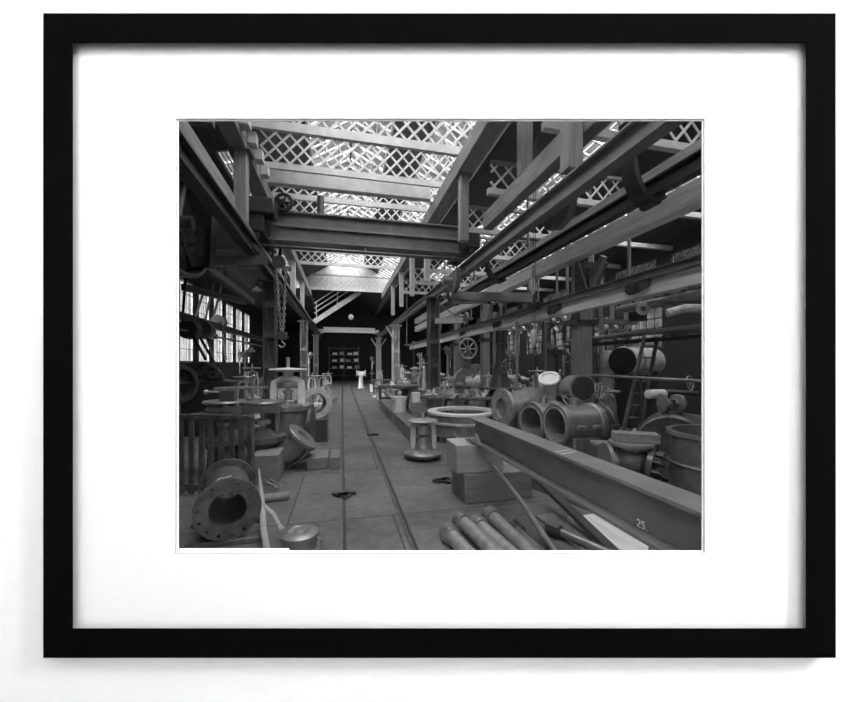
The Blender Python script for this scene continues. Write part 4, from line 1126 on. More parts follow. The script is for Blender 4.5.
# collared pipes
for i, (a, b) in enumerate([((1.064, 3.560, 0.080), (1.123, 3.068, 0.080)), ((1.284, 3.830, 0.080), (1.369, 3.011, 0.080)), ((1.432, 3.692, 0.080), (1.509, 2.979, 0.080)), ((1.665, 3.881, 0.080), (1.685, 2.938, 0.080))]):
    a, b = V(a), V(b)
    d = (b - a).normalized()
    e = a + d * 1.35
    t = thing('collared_pipe', 'pale pipe with collared end lying on the floor, %s of four from the tramway' % ['first', 'second', 'third', 'fourth'][i], 'pipe', (a.x, a.y, 0), 0, 'collared pipes on the floor')
    MB().lathe(a, d, [(0.048, 0.0), (0.07, 0.0), (0.07, 1.35), (0.048, 1.35)], 24, True).build('tube', 'grey_iron', t)
    MB().lathe(a - d * 0.02, d, [(0.05, 0), (0.09, 0.0), (0.095, 0.02), (0.095, 0.11), (0.09, 0.13), (0.071, 0.14)], 24).build('collar', 'iron', t)

# low yoke valve on the tramway side
x, y, _ = (1.524, 6.781, 0.000)
t = thing('yoke_valve', 'small yoke valve with disc wheel and pale legs standing on the floor by the bedplate', 'valve', (x, y, 0))
MB().lathe((x, y, 0), (0, 0, 1), [(0.2, 0), (0.2, 0.05), (0.36, 0.08), (0.37, 0.12), (0.34, 0.15), (0.2, 0.2), (0.15, 0.34), (0.12, 0.42)], 36).bolts((x, y, 0.14), (0, 0, 1), 0.3, 8, 0.025, 0.03).build('base_flange', 'iron', t)
for s_ in (-1, 1):
    MB().strap([(x + s_ * 0.2, y, 0.16), (x + s_ * 0.205, y, 0.4), (x + s_ * 0.19, y, 0.64), (x + s_ * 0.1, y, 0.68)], 0.13, 0.09, (0, 1, 0)).build('yoke_leg', 'pale_iron', t)
MB().cyl((x, y, 0.4), (x, y, 0.88), 0.03).build('stem', 'bright_steel', t)
MB().lathe((x, y, 0.44), (0, 0, 1), [(0.06, 0), (0.13, 0.03), (0.15, 0.1), (0.13, 0.2), (0.08, 0.24)], 24).build('gland', 'grey_iron', t)
MB().lathe((x, y, 0.68), (0, 0, 1), [(0.06, 0), (0.25, 0.03), (0.285, 0.05), (0.25, 0.07), (0.07, 0.09)], 36).build('disc_wheel', 'grey_iron', t)
# large ring casting
x, y = 2.92, 8.5
t = thing('ring_casting', 'large round ring casting with bright machined rim behind the joist end', 'casting', (x, y, 0.1))
MB().ring((x, y, 0.12), (0, 0, 1), 0.86, 0.6, 0.5, 64, 0.02).build('drum', 'iron', t)
MB().ring((x, y, 0.62), (0, 0, 1), 0.88, 0.66, 0.06, 64, 0.008).build('rim', 'machined', t, 'bright machined rim')
m_ = MB()
for k in range(20):
    a = 2 * PI * k / 20
    m_.cbox((x + 0.62 * math.cos(a), y + 0.62 * math.sin(a), 0.55), (0.1, 0.12, 0.12), a)
m_.build('inner_lugs', 'iron', t)
MB().ring((x, y, 0.42), (0, 0, 1), 0.90, 0.85, 0.05, 64).build('bead', 'pale_iron', t)
for k, a in enumerate((0.6, 2.2, 3.7, 5.3)):
    block('packing_block', 'dark packing block under the large ring casting', (x + 0.7 * math.cos(a) - 0.12, y + 0.7 * math.sin(a) - 0.12, 0), (x + 0.7 * math.cos(a) + 0.12, y + 0.7 * math.sin(a) + 0.12, 0.12), 'dark_timber', group='blocks under the ring casting')
# bedplate with bucket and boxes
t = thing('bedplate', 'long low cast-iron bedplate edging the tramway', 'bedplate', (1.83, 11.6, 0))
MB().box((1.55, 8.2, 0), (2.0, 15.2, 0.33)).build('bed', 'iron', t, bevel=0.015)
for k in range(9):
    MB().box((1.535, 8.5 + k * 0.78, 0.02), (1.55, 8.56 + k * 0.78, 0.31)).build('rib', 'iron', t)
x, y, _ = (1.743, 11.194, 0.000)
bucket('pail', 'white pail standing on the bedplate', (x, y, 0.33), 0.25, 0.48, 'pale_enamel')
p = V((2.213, 10.676, 0.000))
block('iron_box', 'grey iron box on the floor behind the ring casting, under the white carton', (p.x - 0.16, p.y - 0.15, 0), (p.x + 0.16, p.y + 0.15, 0.68), 'grey_iron', 'box')
p = V((2.169, 10.686, 0.000))
block('carton', 'small white carton on the grey iron box', (p.x - 0.11, p.y - 0.1, 0.68), (p.x + 0.12, p.y + 0.12, 0.97), 'pale_enamel', 'carton')
# round pedestal table
x, y, _ = (2.251, 13.027, 0.000)
t = thing('pedestal_table', 'dark round-topped pedestal table behind the white pail', 'table', (x, y, 0))
MB().lathe((x, y, 0), (0, 0, 1), [(0.35, 0), (0.3, 0.08), (0.14, 0.2), (0.12, 0.8), (0.25, 0.95)], 28).build('pedestal', 'dark_iron', t)
MB().lathe((x, y, 0.95), (0, 0, 1), [(0.48, 0), (0.52, 0.04), (0.52, 0.1), (0.46, 0.12)], 36).build('top', 'iron', t)

# bored castings
def bored(lab, c, axis, ro, ri, L, m='iron', foot=True, group='bored castings'):
    a = V(axis).normalized()
    c = V(c)
    t = thing('bored_casting', lab, 'casting', (c.x, c.y, 0), 0, group)
    MB().lathe(c, a, [(ri, 0.0), (ro * 0.97, 0.0), (ro, 0.03), (ro, 0.08), (ro * 0.93, 0.1), (ro * 0.93, L - 0.1), (ro, L - 0.08), (ro, L), (ri, L), (ri * 0.86, L * 0.7), (ri * 0.86, L * 0.3)], 48, True).build('cylinder', m, t)
    MB().ring(c - a * 0.012, a, ri * 1.08, ri, 0.03, 48).build('machined_lip', 'bright_steel', t, 'bright machined lip')
    if foot:
        u = V(-a.y, a.x, 0)
        q_ = [c + a * 0.12 - u * ro * 0.9, c + a * 0.12 + u * ro * 0.9, c + a * (L - 0.12) + u * ro * 0.9, c + a * (L - 0.12) - u * ro * 0.9]
        zz = c.z
        MB().hexa([V(p.x, p.y, 0) for p in q_] + [V(p.x, p.y, zz * 0.8) for p in q_]).build('foot', m, t, bevel=0.03)
        for k in (0.3, 0.7):
            p = c + a * L * k - u * (ro + 0.0)
            MB().cbox(p, (0.14, 0.1, 0.06), math.atan2(a.y, a.x)).build('lug', m, t, bevel=0.01)
    p = c + a * L * 0.5 + V(0, 0, ro * 0.92)
    MB().cyl(p - V(0, 0, 0.05), p + V(0, 0, 0.1), 0.09, 0.07, 14).build('boss', m, t)
    return t
bored('horizontal bored casting with bright bore, centre of the group behind the joist', (3.315, 5.137, 0.842), (0.999, 0.06, 0), 0.34, 0.265, 0.74)
bored('bored casting with shadowed bore just behind the bright-bored one', (3.376, 5.995, 0.755), (0.98, 0.2, 0), 0.37, 0.27, 0.6)
bored('upright-edged bored casting at the machine side of the group, half hidden', (4.461, 5.847, 0.702), (0.95, 0.3, 0), 0.40, 0.34, 0.34, 'dark_iron')
fc = V((3.185, 6.860, 0.916))
t = thing('flanged_casting', 'squat casting with round drilled flange facing the ring casting', 'casting', (fc.x, fc.y, 0), 0, 'bored castings')
ax = V(0.98, 0.14, 0.0).normalized()
MB().drilled(fc, ax, 0.40, 0.2, 0.07, 14, 0.34, 0.022).build('end_flange', 'grey_iron', t)
MB().lathe(fc + ax * 0.06, ax, [(0.3, 0), (0.27, 0.1), (0.34, 0.3), (0.4, 0.6), (0.4, 1.0), (0.3, 1.1)], 36).build('body', 'iron', t)
MB().box(fc + V(0.35, 0.1, -fc.z), fc + V(0.9, 0.6, -0.1)).build('foot', 'iron', t, bevel=0.03)
be = V((4.238, 6.822, 1.019))
t = thing('bell_elbow', 'pale elbow pipe with bell mouth rising among the castings', 'pipe', be - V(0, 0, 0.3))
pts = [be + V(0.07, 0, -0.35), be + V(0.07, 0, 0.0), be + V(0.04, -0.02, 0.25), be + V(0.0, -0.06, 0.40), be + V(-0.05, -0.12, 0.50)]
MB().tube(pts, 0.1, 18, [0.11, 0.1, 0.11, 0.15, 0.2]).build('bend', 'pale_enamel', t)
MB().torus(pts[-1], pts[-1] - pts[-2], 0.19, 0.035, 28, 8).build('bell_rim', 'pale_enamel', t)
MB().box(be + V(-0.06, -0.14, -0.6), be + V(0.3, 0.2, -0.33)).build('foot', 'pale_iron', t, bevel=0.02)
block('casting_slab', 'rough flat casting slab lying behind the bored castings', (3.497, 6.993, 0.892), V((3.497, 6.993, 0.892)) + V(1.2, 0.5, 0.25), 'iron', 'casting')
# drum with dark end, handwheel
dc = V((4.787, 6.490, 1.327))
t = thing('valve_drum', 'short drum casting with dark end and side handwheel behind the bored castings', 'valve', (dc.x, dc.y, 0))
ax = V(-0.2, -0.98, 0).normalized()
MB().lathe(dc, ax, [(0.27, 0), (0.27, 0.03), (0.25, 0.04), (0.25, -0.5)][::-1] if False else [(0.22, -0.55), (0.25, -0.45), (0.25, 0.0), (0.28, 0.02), (0.28, 0.07), (0.0, 0.08)], 36).build('drum', 'grey_iron', t)
MB().lathe(dc + ax * 0.082, ax, [(0.24, 0), (0.24, 0.01), (0.0, 0.012)], 36).build('end_cover', 'dark_iron', t, 'dark end cover')
MB().cyl(dc, dc + V(0.36, -0.1, 0), 0.05).build('spindle', 'iron', t)
MB().wheel(dc + V(0.38, -0.12, -0.06), (0.5, -0.86, 0), 0.16, 0.02, 6, 0.035, 0.014).build('handwheel', 'grey_iron', t)
MB().box((dc.x - 0.22, dc.y, 0), (dc.x + 0.22, dc.y + 0.45, dc.z - 0.2)).build('stand', 'dark_iron', t)

# globe valve with plank
gc = V((3.637, 3.933, 0.547))
t = thing('globe_valve', 'round-bodied globe valve with bolted flange near the large open drum', 'valve', (gc.x, gc.y, 0))
MB().ball(gc, 0.235, 32, 20, 0.95).build('body', 'dimmed_iron', t)
MB().cyl((gc.x, gc.y, gc.z + 0.17), (gc.x, gc.y, gc.z + 0.265), 0.17).lathe((gc.x, gc.y, gc.z + 0.225), (0, 0, 1), [(0.26, 0), (0.26, 0.04)], 32).build('top_flange', 'grey_iron', t)
ax = V(0.55, -0.8, -0.1).normalized()
MB().ring(gc + ax * 0.2, ax, 0.24, 0.13, 0.06, 32).lathe(gc + ax * 0.1, ax, [(0.15, 0), (0.14, 0.1)], 24).bolts(gc + ax * 0.255, ax, 0.195, 10, 0.026, 0.09).bolts(gc + ax * 0.255, ax, 0.155, 6, 0.02, 0.06).build('side_flange', 'dark_iron', t)
MB().lathe((gc.x, gc.y, 0), (0, 0, 1), [(0.24, 0), (0.24, 0.05), (0.13, 0.08), (0.15, gc.z - 0.2)], 28).build('pedestal', 'iron', t)
ax2 = V(-0.9, 0.3, 0)
MB().lathe(gc + ax2.normalized() * 0.15, ax2, [(0.13, 0), (0.12, 0.12), (0.24, 0.13), (0.24, 0.18)], 32).build('back_flange', 'iron', t)
tag(MB().cbox((gc.x + 0.04, gc.y - 0.02, gc.z + 0.265 + 0.06), (0.52, 0.22, 0.12), -0.55).build('plank_offcut', 'timber', bevel=0.01), 'thick timber offcut lying on top of the globe valve', 'timber offcut')
# flanged pedestal
p = V((3.688, 4.486, 0.000))
t = thing('pipe_stub', 'small pipe stub with square top flange behind the joist', 'pipe', (p.x, p.y, 0))
MB().lathe((p.x, p.y, 0), (0, 0, 1), [(0.14, 0), (0.14, 0.04), (0.085, 0.05), (0.085, 0.62), (0.1, 0.64)], 24).build('stub', 'iron', t)
MB().cbox((p.x, p.y, 0.665), (0.3, 0.26, 0.05), -0.3).build('top_flange', 'grey_iron', t, bevel=0.01)
# open drum
x, y, _ = (4.423, 3.393, 0.000)
t = thing('open_drum', 'large open-topped iron drum at the machine-side edge behind the joist', 'drum', (x, y, 0))
MB().lathe((x, y, 0.0), (0, 0, 1), [(0.52, 0), (0.53, 0.02), (0.53, 0.93), (0.56, 0.95), (0.56, 1.0), (0.50, 1.0), (0.49, 0.06), (0.0, 0.06)], 56).build('shell', 'iron', t)
MB().torus((x, y, 0.62), (0, 0, 1), 0.535, 0.018, 56, 6).build('hoop', 'iron', t)
# arched housing
ac = V((5.091, 4.676, 0.533))
t = thing('arched_housing', 'wide hollow arched housing with small valve on its crown behind the globe valve', 'casting', (ac.x, ac.y, 0))
ax = V(-0.75, -0.66, 0).normalized()
MB().lathe(ac, ax, [(0.38, 0.28), (0.47, 0.3), (0.5, 0.26), (0.5, -0.45), (0.36, -0.5), (0.0, -0.52), (0.0, -0.46), (0.32, -0.44)], 48).build('shell', 'dimmed_iron', t)
MB().box((ac.x - 0.3, ac.y - 0.1, 0), (ac.x + 0.3, ac.y + 0.35, 0.2)).build('foot', 'dark_iron', t)
MB().lathe(ac + V(0, 0, 0.42), (0, 0, 1), [(0.16, 0), (0.14, 0.12), (0.06, 0.14), (0.05, 0.3)], 20).build('neck', 'dark_iron', t)
for s_ in (-1, 1):
    MB().lathe(ac + V(0, 0, 0.66), (s_, 0.25, 0), [(0.05, 0), (0.06, 0.1), (0.13, 0.12), (0.14, 0.16), (0.05, 0.17)], 20).build('cock', 'iron', t)

# ladder and pipe rails, tank, pipe rack
t = thing('ladder', 'narrow ladder leaning against the pipe rail in front of the tank', 'ladder', (5.729, 6.273, 0.053))
la, lb = V((5.747, 6.320, -0.021)), V((6.482, 6.459, 2.403))
la.z = 0.0
lx = V(0.17, -0.04, 0)
for s_ in (-1, 1):
    MB().bar(la + lx * s_ * 1.0, lb + lx * s_ * 0.8, 0.045, 0.07).build('stile', 'dark_timber', t)
for k in range(9):
    q_ = 0.08 + k * 0.105
    p = la.lerp(lb, q_)
    MB().cyl(p - lx, p + lx * 0.95, 0.018, n=8).build('rung', 'dark_timber', t)
tc = V((7.806, 8.770, 1.914))
t = thing('horizontal_tank', 'horizontal riveted tank with dark dished end behind the ladder', 'tank', (tc.x, tc.y, tc.z - 0.45))
ax = V(0.93, 0.36, 0).normalized()
MB().lathe(tc, ax, [(0.40, 0.0), (0.41, 0.03), (0.41, 1.7), (0.38, 1.8), (0.25, 1.88), (0.0, 1.92)], 44).build('shell', 'pale_iron', t)
MB().lathe(tc - ax * 0.03, ax, [(0.0, 0.0), (0.38, 0.01), (0.40, 0.03)], 44).build('end_plate', 'black_iron', t, 'dark end plate')
for e in (0.45, 1.1, 1.66):
    MB().ring(tc + ax * e, ax, 0.425, 0.40, 0.05, 44).build('hoop', 'pale_iron' if e > 1 else 'iron', t)
for e in (0.25, 1.45):
    p = tc + ax * e
    MB().box((p.x - 0.12, p.y - 0.3, 0), (p.x + 0.12, p.y + 0.3, tc.z - 0.3)).build('saddle', 'dark_iron', t)
p = V((7.575, 9.132, 2.006))
block('pale_board', 'pale board standing behind the tank end', (p.x - 0.18, p.y, 0.0), (p.x + 0.22, p.y + 0.06, p.z + 0.22), 'pale_iron', 'board')
# lower rail
t = thing('guard_rail', 'long horizontal guard rail crossing in front of the tank', 'rail', (5.646, 5.882, 1.547))
ra, rb = V((5.460, 7.156, 1.572)), V((6.109, 4.852, 1.512))
MB().cyl(ra, rb, 0.03, n=10).build('rail', 'iron', t)
for q_ in (0.02, 0.5, 0.97):
    p = ra.lerp(rb, q_)
    MB().cyl((p.x, p.y, 0), p, 0.028, n=8).build('standard', 'dark_iron', t)
# pipe rack: posts, bearer and stored pipes
t = thing('pipe_rack', 'heavy storage rack above the tank carrying the large pipe', 'rack', (6.9, 6.6, 0))
for x, y in ((6.62, 8.6), (6.62, 3.2), (7.9, 6.0), (7.9, 3.2)):
    MB().box((x - 0.08, y - 0.08, 0), (x + 0.08, y + 0.08, 3.05)).build('post', 'dark_paint', t)
for y in (3.2, 6.0, 8.5):
    MB().box((6.4, y - 0.08, 2.92), (8.0, y + 0.08, 3.05)).build('bearer', 'dark_paint', t)
    MB().box((6.45, y - 0.06, 2.36), (8.0, y + 0.06, 2.46)).build('lower_bearer', 'dark_paint', t)
MB().box((6.5, 2.8, 2.30), (6.62, 9.6, 2.38)).build('side_rail', 'black_iron', t)
def plain_pipe(lab, a, b, r, m, group=None):
    a, b = V(a), V(b)
    return tag(MB().lathe(a, b - a, [(r * 0.85, 0), (r, 0), (r, (b - a).length), (r * 0.85, (b - a).length)], 28, True).build('pipe', m), lab, 'pipe', group)
plain_pipe('large grey pipe lying on top of the pipe rack', (6.52, 2.6, 3.13), (6.52, 7.45, 3.13), 0.09, 'grey_iron', 'pipes on the rack')
plain_pipe('long grey pipe on the lower arm of the pipe rack', (6.6, 2.6, 2.52), (6.6, 9.6, 2.52), 0.06, 'grey_iron', 'pipes on the rack')
random.seed(11)
for i in range(9):
    y = 2.9 + i * 0.6
    z = 3.3 + random.uniform(0, 0.14)
    tt = thing('pipe_fitting', 'pale tangled pipe fitting stored on the pipe rack, %s from the frame' % ORD[i], 'pipe fitting', (7.0, y, 3.05), 0, 'fittings on the pipe rack')
    c = V(6.72 + random.uniform(-0.12, 0.2), y, z + 0.1)
    e = V(random.uniform(-0.2, 0.2), random.uniform(0.2, 0.35), random.uniform(0.0, 0.16))
    MB().tube([c - e, c, c + V(0.12, 0.1, 0.16), c + V(0.3, 0.12, 0.2)], 0.075, 10).build('branch', ['cloth', 'pale_enamel', 'pale_enamel'][i % 3], tt)
    MB().lathe(c - e, e, [(0.13, -0.02), (0.13, 0.03)], 16).build('end_flange', 'pale_iron', tt)
    MB().ball(c + V(-0.06, 0.05, -0.02), 0.2, 10, 6, 0.7).build('rag_lump', 'pale_enamel', tt)
pf = V((6.436, 6.623, 3.029))
t = thing('pipe_fitting', 'flanged pipe end with round eye at the near corner of the rack', 'pipe fitting', pf, 0, 'fittings on the pipe rack')
MB().ring(pf, (-0.6, -0.8, 0), 0.14, 0.06, 0.08, 24).build('eye', 'pale_iron', t)
MB().box(pf + V(-0.1, 0.03, -0.25), pf + V(0.15, 0.3, -0.02)).build('bracket', 'dark_iron', t, bevel=0.02)
pw = V((6.217, 5.340, 2.827))
tag(MB().tube([pw + V(-0.3, 0.2, -0.06), pw + V(-0.05, 0.05, 0.02), pw + V(0.15, -0.1, 0.0), pw + V(0.4, -0.2, -0.1)], 0.08, 10).build('cloth_bundle', 'cloth'), 'pale cloth bundle hung under the large pipe', 'cloth')
pc_ = V((5.883, 5.725, 1.244))
tag(MB().lathe(pc_ - V(0.22, 0, 0), (1, 0.1, 0), [(0.05, 0), (0.085, 0.02), (0.09, 0.2), (0.085, 0.42), (0.05, 0.44)], 18).build('wrapped_roll', 'pale_enamel'), 'white wrapped roll beside the foot of the ladder', 'roll')
tag(MB().cyl((6.177, 5.760, 1.275), (6.360, 5.307, 1.268), 0.05, n=12).build('bar_stock', 'dark_iron'), 'dark round bar stock beside the white wrapped roll', 'bar')

# ------------------------------------------------------------------ machines filling the machine aisle
x, y, _ = (5.568, 16.162, 0.000)
t = thing('gap_press', 'curved C-frame press with spoked flywheel beside the pale timber column', 'press', (x, y, 0))
A = V(x, y, 0)
MB().prism([A + V(a, -0.2, b) for a, b in [(-0.75, 0), (0.75, 0), (0.75, 0.55), (0.2, 0.6), (0.0, 0.75), (-0.02, 1.0), (0.12, 1.25), (0.55, 1.4), (0.75, 1.5), (0.75, 1.85), (0.1, 1.75), (-0.35, 1.4), (-0.6, 0.95)]], (0, 0.4, 0)).build('frame', 'grey_iron', t)
MB().wheel(A + V(0.1, -0.4, 2.55), (0.2, -1, 0), 0.46, 0.055, 8, 0.09, 0.03, 8, 32).build('flywheel', 'grey_iron', t)
MB().box(A + V(-0.1, -0.3, 1.7), A + V(0.3, 0.2, 2.6)).build('column', 'iron', t, bevel=0.02)
MB().bar(A + V(0.9, -0.3, 1.9), A + V(0.35, -0.4, 1.2), 0.08, 0.05).build('treadle_lever', 'dark_iron', t)
x, y, _ = (4.961, 10.761, 0.000)
t = thing('tapered_standard', 'dark tapered machine standard narrowing upward behind the castings', 'machine', (x, y, 0))
MB().lathe((x, y, 0), (0, 0, 1), [(0.75, 0), (0.72, 0.5), (0.5, 0.7), (0.38, 1.0), (0.26, 1.4), (0.16, 1.9), (0.12, 2.5), (0.0, 2.52)], 24).build('standard', 'dark_iron', t)
MB().lathe((x, y, 1.0), (0, 0, 1), [(0.3, 0), (0.75, 0.03), (0.75, 0.08), (0.3, 0.1)], 28).build('table', 'dark_iron', t)
MB().wheel((x + 0.1, y - 0.3, 1.75), (0.3, -1, 0), 0.22, 0.02, 6, 0.04, 0.014).build('handwheel', 'iron', t)

# benches with vises and small work
bl = [((3.418, 10.193, 0.000), 0.25, 1.9, 'iron plated bench between the dark column and the tapered standard'), ((4.461, 15.391, 0.000), 0.1, 2.2, 'long bench beneath the curved press'), ((2.715, 11.073, 0.000), 0.15, 1.2, 'low dark bench behind the ring casting'),
      ((2.393, 16.894, 0.000), 0.05, 1.5, 'dark bench beyond the round pedestal table'), ((5.409, 9.323, 0.000), 0.3, 1.6, 'bench behind the bell-mouthed elbow'), ((7.048, 12.742, 0.000), 0.2, 2.4, 'bench far behind the tapered standard'), ((2.728, 24.001, 0.000), 0.0, 1.6, 'small bench far along the tramway')]
for p, rz, L, lab in bl:
    bench(lab, p, -rz, L)
vl = [((3.244, 10.233, 0.000), 0.85, 'vise on the iron plated bench'), ((4.158, 15.461, 0.000), 0.85, 'vise on the long bench beneath the press'), ((5.297, 9.349, 0.000), 0.85, 'vise on the bench behind the bell-mouthed elbow'), ((6.821, 12.795, 0.000), 0.85, 'vise on the bench far behind the tapered standard')]
for p, z, lab in vl:
    vise(lab, (p[0], p[1], z), 0.2)
gv = [((2.984, 9.985, 0.000), 0.24, 0.95, 'iron', 'small gate valve on the floor behind the ring casting'), ((3.997, 13.241, 0.000), 0.3, 1.3, 'pale_iron', 'pale gate valve beside the dark riveted column'), ((4.063, 18.562, 0.000), 0.3, 1.3, 'iron', 'grey gate valve beyond the dark riveted column, tramway side'),
      ((5.173, 12.148, 0.000), 0.3, 1.4, 'grey_iron', 'gate valve with tall stem behind the plated bench'), ((5.547, 8.368, 0.000), 0.28, 1.35, 'iron', 'gate valve standing below the hanging pulley block'), ((6.334, 10.855, 0.000), 0.3, 1.6, 'pale_iron', 'pale gate valve in front of the slim dark post'),
      ((5.976, 7.140, 0.000), 0.26, 1.2, 'iron', 'gate valve beside the pipe post and tank'), ((4.166, 8.276, 0.000), 0.25, 1.05, 'grey_iron', 'short gate valve just behind the flanged casting'), 
      ((4.434, 25.660, 0.000), 0.3, 1.4, 'grey_iron', 'gate valve beside the pale riveted column'), ((3.086, 30.076, 0.000), 0.3, 1.3, 'pale_iron', 'pale gate valve far down the tramway, machine side'), ((-1.029, 20.762, 0.000), 0.32, 1.2, 'iron', 'gate valve beyond the upright ring flange, first in line'),
      ((-0.947, 25.874, 0.000), 0.32, 1.2, 'grey_iron', 'gate valve beyond the upright ring flange, second in line'), ((-2.363, 9.781, 0.000), 0.28, 1.5, 'iron', 'gate valve behind the bonnet valves, close to the scrap bin'), ((-2.972, 13.205, 0.000), 0.3, 1.7, 'pale_iron', 'pale gate valve between the scrap bin and the dark column')]
for i, (p, r_, h_, m_, lab) in enumerate(gv):
    gate_valve('gate_valve', lab, p, 0.3 * i, r_, h_, m_, r_ * 0.9, 'pale_iron' if i % 2 else 'grey_iron', group='standing gate valves')
ll = [((8.792, 14.393, 0.000), -0.3, 'engine lathe in the second row behind the hanging pulley blocks'), ((8.551, 11.370, 0.000), -0.25, 'engine lathe behind the timber column nearest the tank'), ((8.824, 18.490, 0.000), -0.2, 'engine lathe far behind the tapered standard'), ((-3.722, 13.686, 0.000), 1.45, 'engine lathe below the tall windows, behind the scrap bin'),
      ((-4.093, 19.416, 0.000), 1.5, 'engine lathe below the tall windows, farther in'), ((7.341, 22.937, 0.000), -0.2, 'engine lathe far down the machine aisle')]
for p, rz, lab in ll:
    machine_lathe(lab, p, rz)
dl = [((7.765, 16.271, 0.000), 0.4, 2.6, 'pillar drill beside the pale timber column row'), ((7.067, 10.891, 0.000), 0.3, 2.4, 'pillar drill below the lower hanging pulley block'), ((5.912, 27.372, 0.000), 0.2, 2.6, 'pillar drill beyond the pale riveted column'), ((2.680, 33.248, 0.000), 0.0, 2.4, 'pillar drill at the mouth of the dark bay'),
      ((9.734, 12.636, 0.000), 0.5, 2.3, 'pillar drill deep in the aisle behind the dark paired column'), ((5.738, 19.202, 0.000), 0.2, 2.7, 'pillar drill behind the curved press'), ((-2.144, 25.124, 0.000), -0.4, 2.5, 'pillar drill by the grey column on the window side'), ((-3.898, 16.292, 0.000), -0.6, 2.4, 'pillar drill standing before the last tall windows')]
for p, rz, h_, lab in dl:
    drill_press(lab, p, rz, h_, 'iron' if h_ > 2.45 else 'dark_iron')
# shelf unit
x, y, _ = (6.784, 9.109, 0.000)
t = thing('shelf_unit', 'open pale-panelled shelf unit between the column and the slim post', 'shelves', (x, y, 0))
for sx in (-0.28, 0.28):
    for sy in (-0.15, 0.15):
        MB().box((x + sx - 0.02, y + sy - 0.02, 0), (x + sx + 0.02, y + sy + 0.02, 2.2)).build('upright', 'iron', t)
for z in (0.9, 1.35, 1.8, 2.15):
    MB().box((x - 0.3, y - 0.17, z), (x + 0.3, y + 0.17, z + 0.03)).build('shelf', 'iron', t)
for k in range(3):
    tag(MB().box((x - 0.24 + k * 0.17, y - 0.1, 1.83), (x - 0.11 + k * 0.17, y + 0.1, 2.08)).build('tin_box', 'pale_iron'), 'pale tin box on the upper shelf of the open shelf unit', 'box', 'tin boxes on the shelf unit')
    tag(MB().box((x - 0.24 + k * 0.17, y - 0.1, 1.38), (x - 0.11 + k * 0.17, y + 0.1, 1.6)).build('tin_box', 'grey_iron'), 'grey tin box on the middle shelf of the open shelf unit', 'box', 'grey tin boxes on the shelf unit')
# white figure-like machine at the tramway end
p = V((1.440, 28.403, 0.000))
t = thing('grinder_stand', 'white pedestal grinder at the tramway edge far away', 'grinder', p)
MB().lathe(p, (0, 0, 1), [(0.3, 0), (0.2, 0.1), (0.14, 0.9), (0.2, 1.0)], 20).build('pedestal', 'pale_enamel', t)
MB().box(p + V(-0.25, -0.15, 1.0), p + V(0.25, 0.15, 1.3)).build('head', 'pale_enamel', t, bevel=0.03)
for s_ in (-1, 1):
    MB().lathe(p + V(s_ * 0.28, 0, 1.15), (s_, 0, 0), [(0.24, 0), (0.24, 0.08)], 20).build('stone', 'pale_iron', t)
p = V((2.014, 24.165, 0.000))
bucket('pail', 'white pail on the floor far along the tramway edge', p, 0.22, 0.5, 'pale_enamel')
# far end
p = V((0.217, 40.999, 0.000))
t = thing('parts_rack', 'dark parts rack with pale bins at the end of the dark bay', 'rack', p)
for k in range(5):
    MB().box(p + V(-1.6, -0.3, 0.6 + k * 0.75), p + V(1.6, 0.3, 0.66 + k * 0.75)).build('shelf', 'dark_timber', t)
for sx in (-1.6, 0, 1.6):
    MB().box(p + V(sx - 0.05, -0.3, 0), p + V(sx + 0.05, 0.3, 3.9)).build('upright', 'dark_timber', t)
random.seed(5)
for k in range(12):
    a = p + V(-1.3 + (k % 4) * 0.8 + random.uniform(-.1, .1), -0.2, 1.41 + (k // 4) * 0.75)
    tag(MB().box(a, a + V(0.5, 0.4, 0.25 + 0.1 * (k % 2))).build('parts_bin', 'pale_enamel' if k % 3 else 'grey_iron'), '%s parts bin on the %s filled shelf in the dark bay' % ('pale' if k % 3 else 'grey', ['lowest', 'middle', 'top'][k // 4]), 'bin', 'bins on the dark bay rack')

# loose handwheels, flanges and small work strewn around the machine aisle
hl = [((4.643, 5.805, 1.316), (0.5, -0.8, 0.1), 0.15, 'grey_iron', 'loose handwheel hung beside the drum casting'), ((4.377, 6.175, 1.081), (0.1, -0.6, 0.8), 0.2, 'iron', 'loose handwheel tilted behind the bored castings'), ((4.580, 8.180, 1.125), (0.2, -0.3, 0.9), 0.22, 'iron', 'loose handwheel lying flat beyond the bell-mouthed elbow'),
      ((6.217, 5.340, 1.470), (0.3, -0.9, 0.1), 0.13, 'grey_iron', 'small handwheel at the end of the guard rail')]
for c, ax, R, m_, lab in hl:
    handwheel_thing(lab, c, ax, R, m_)

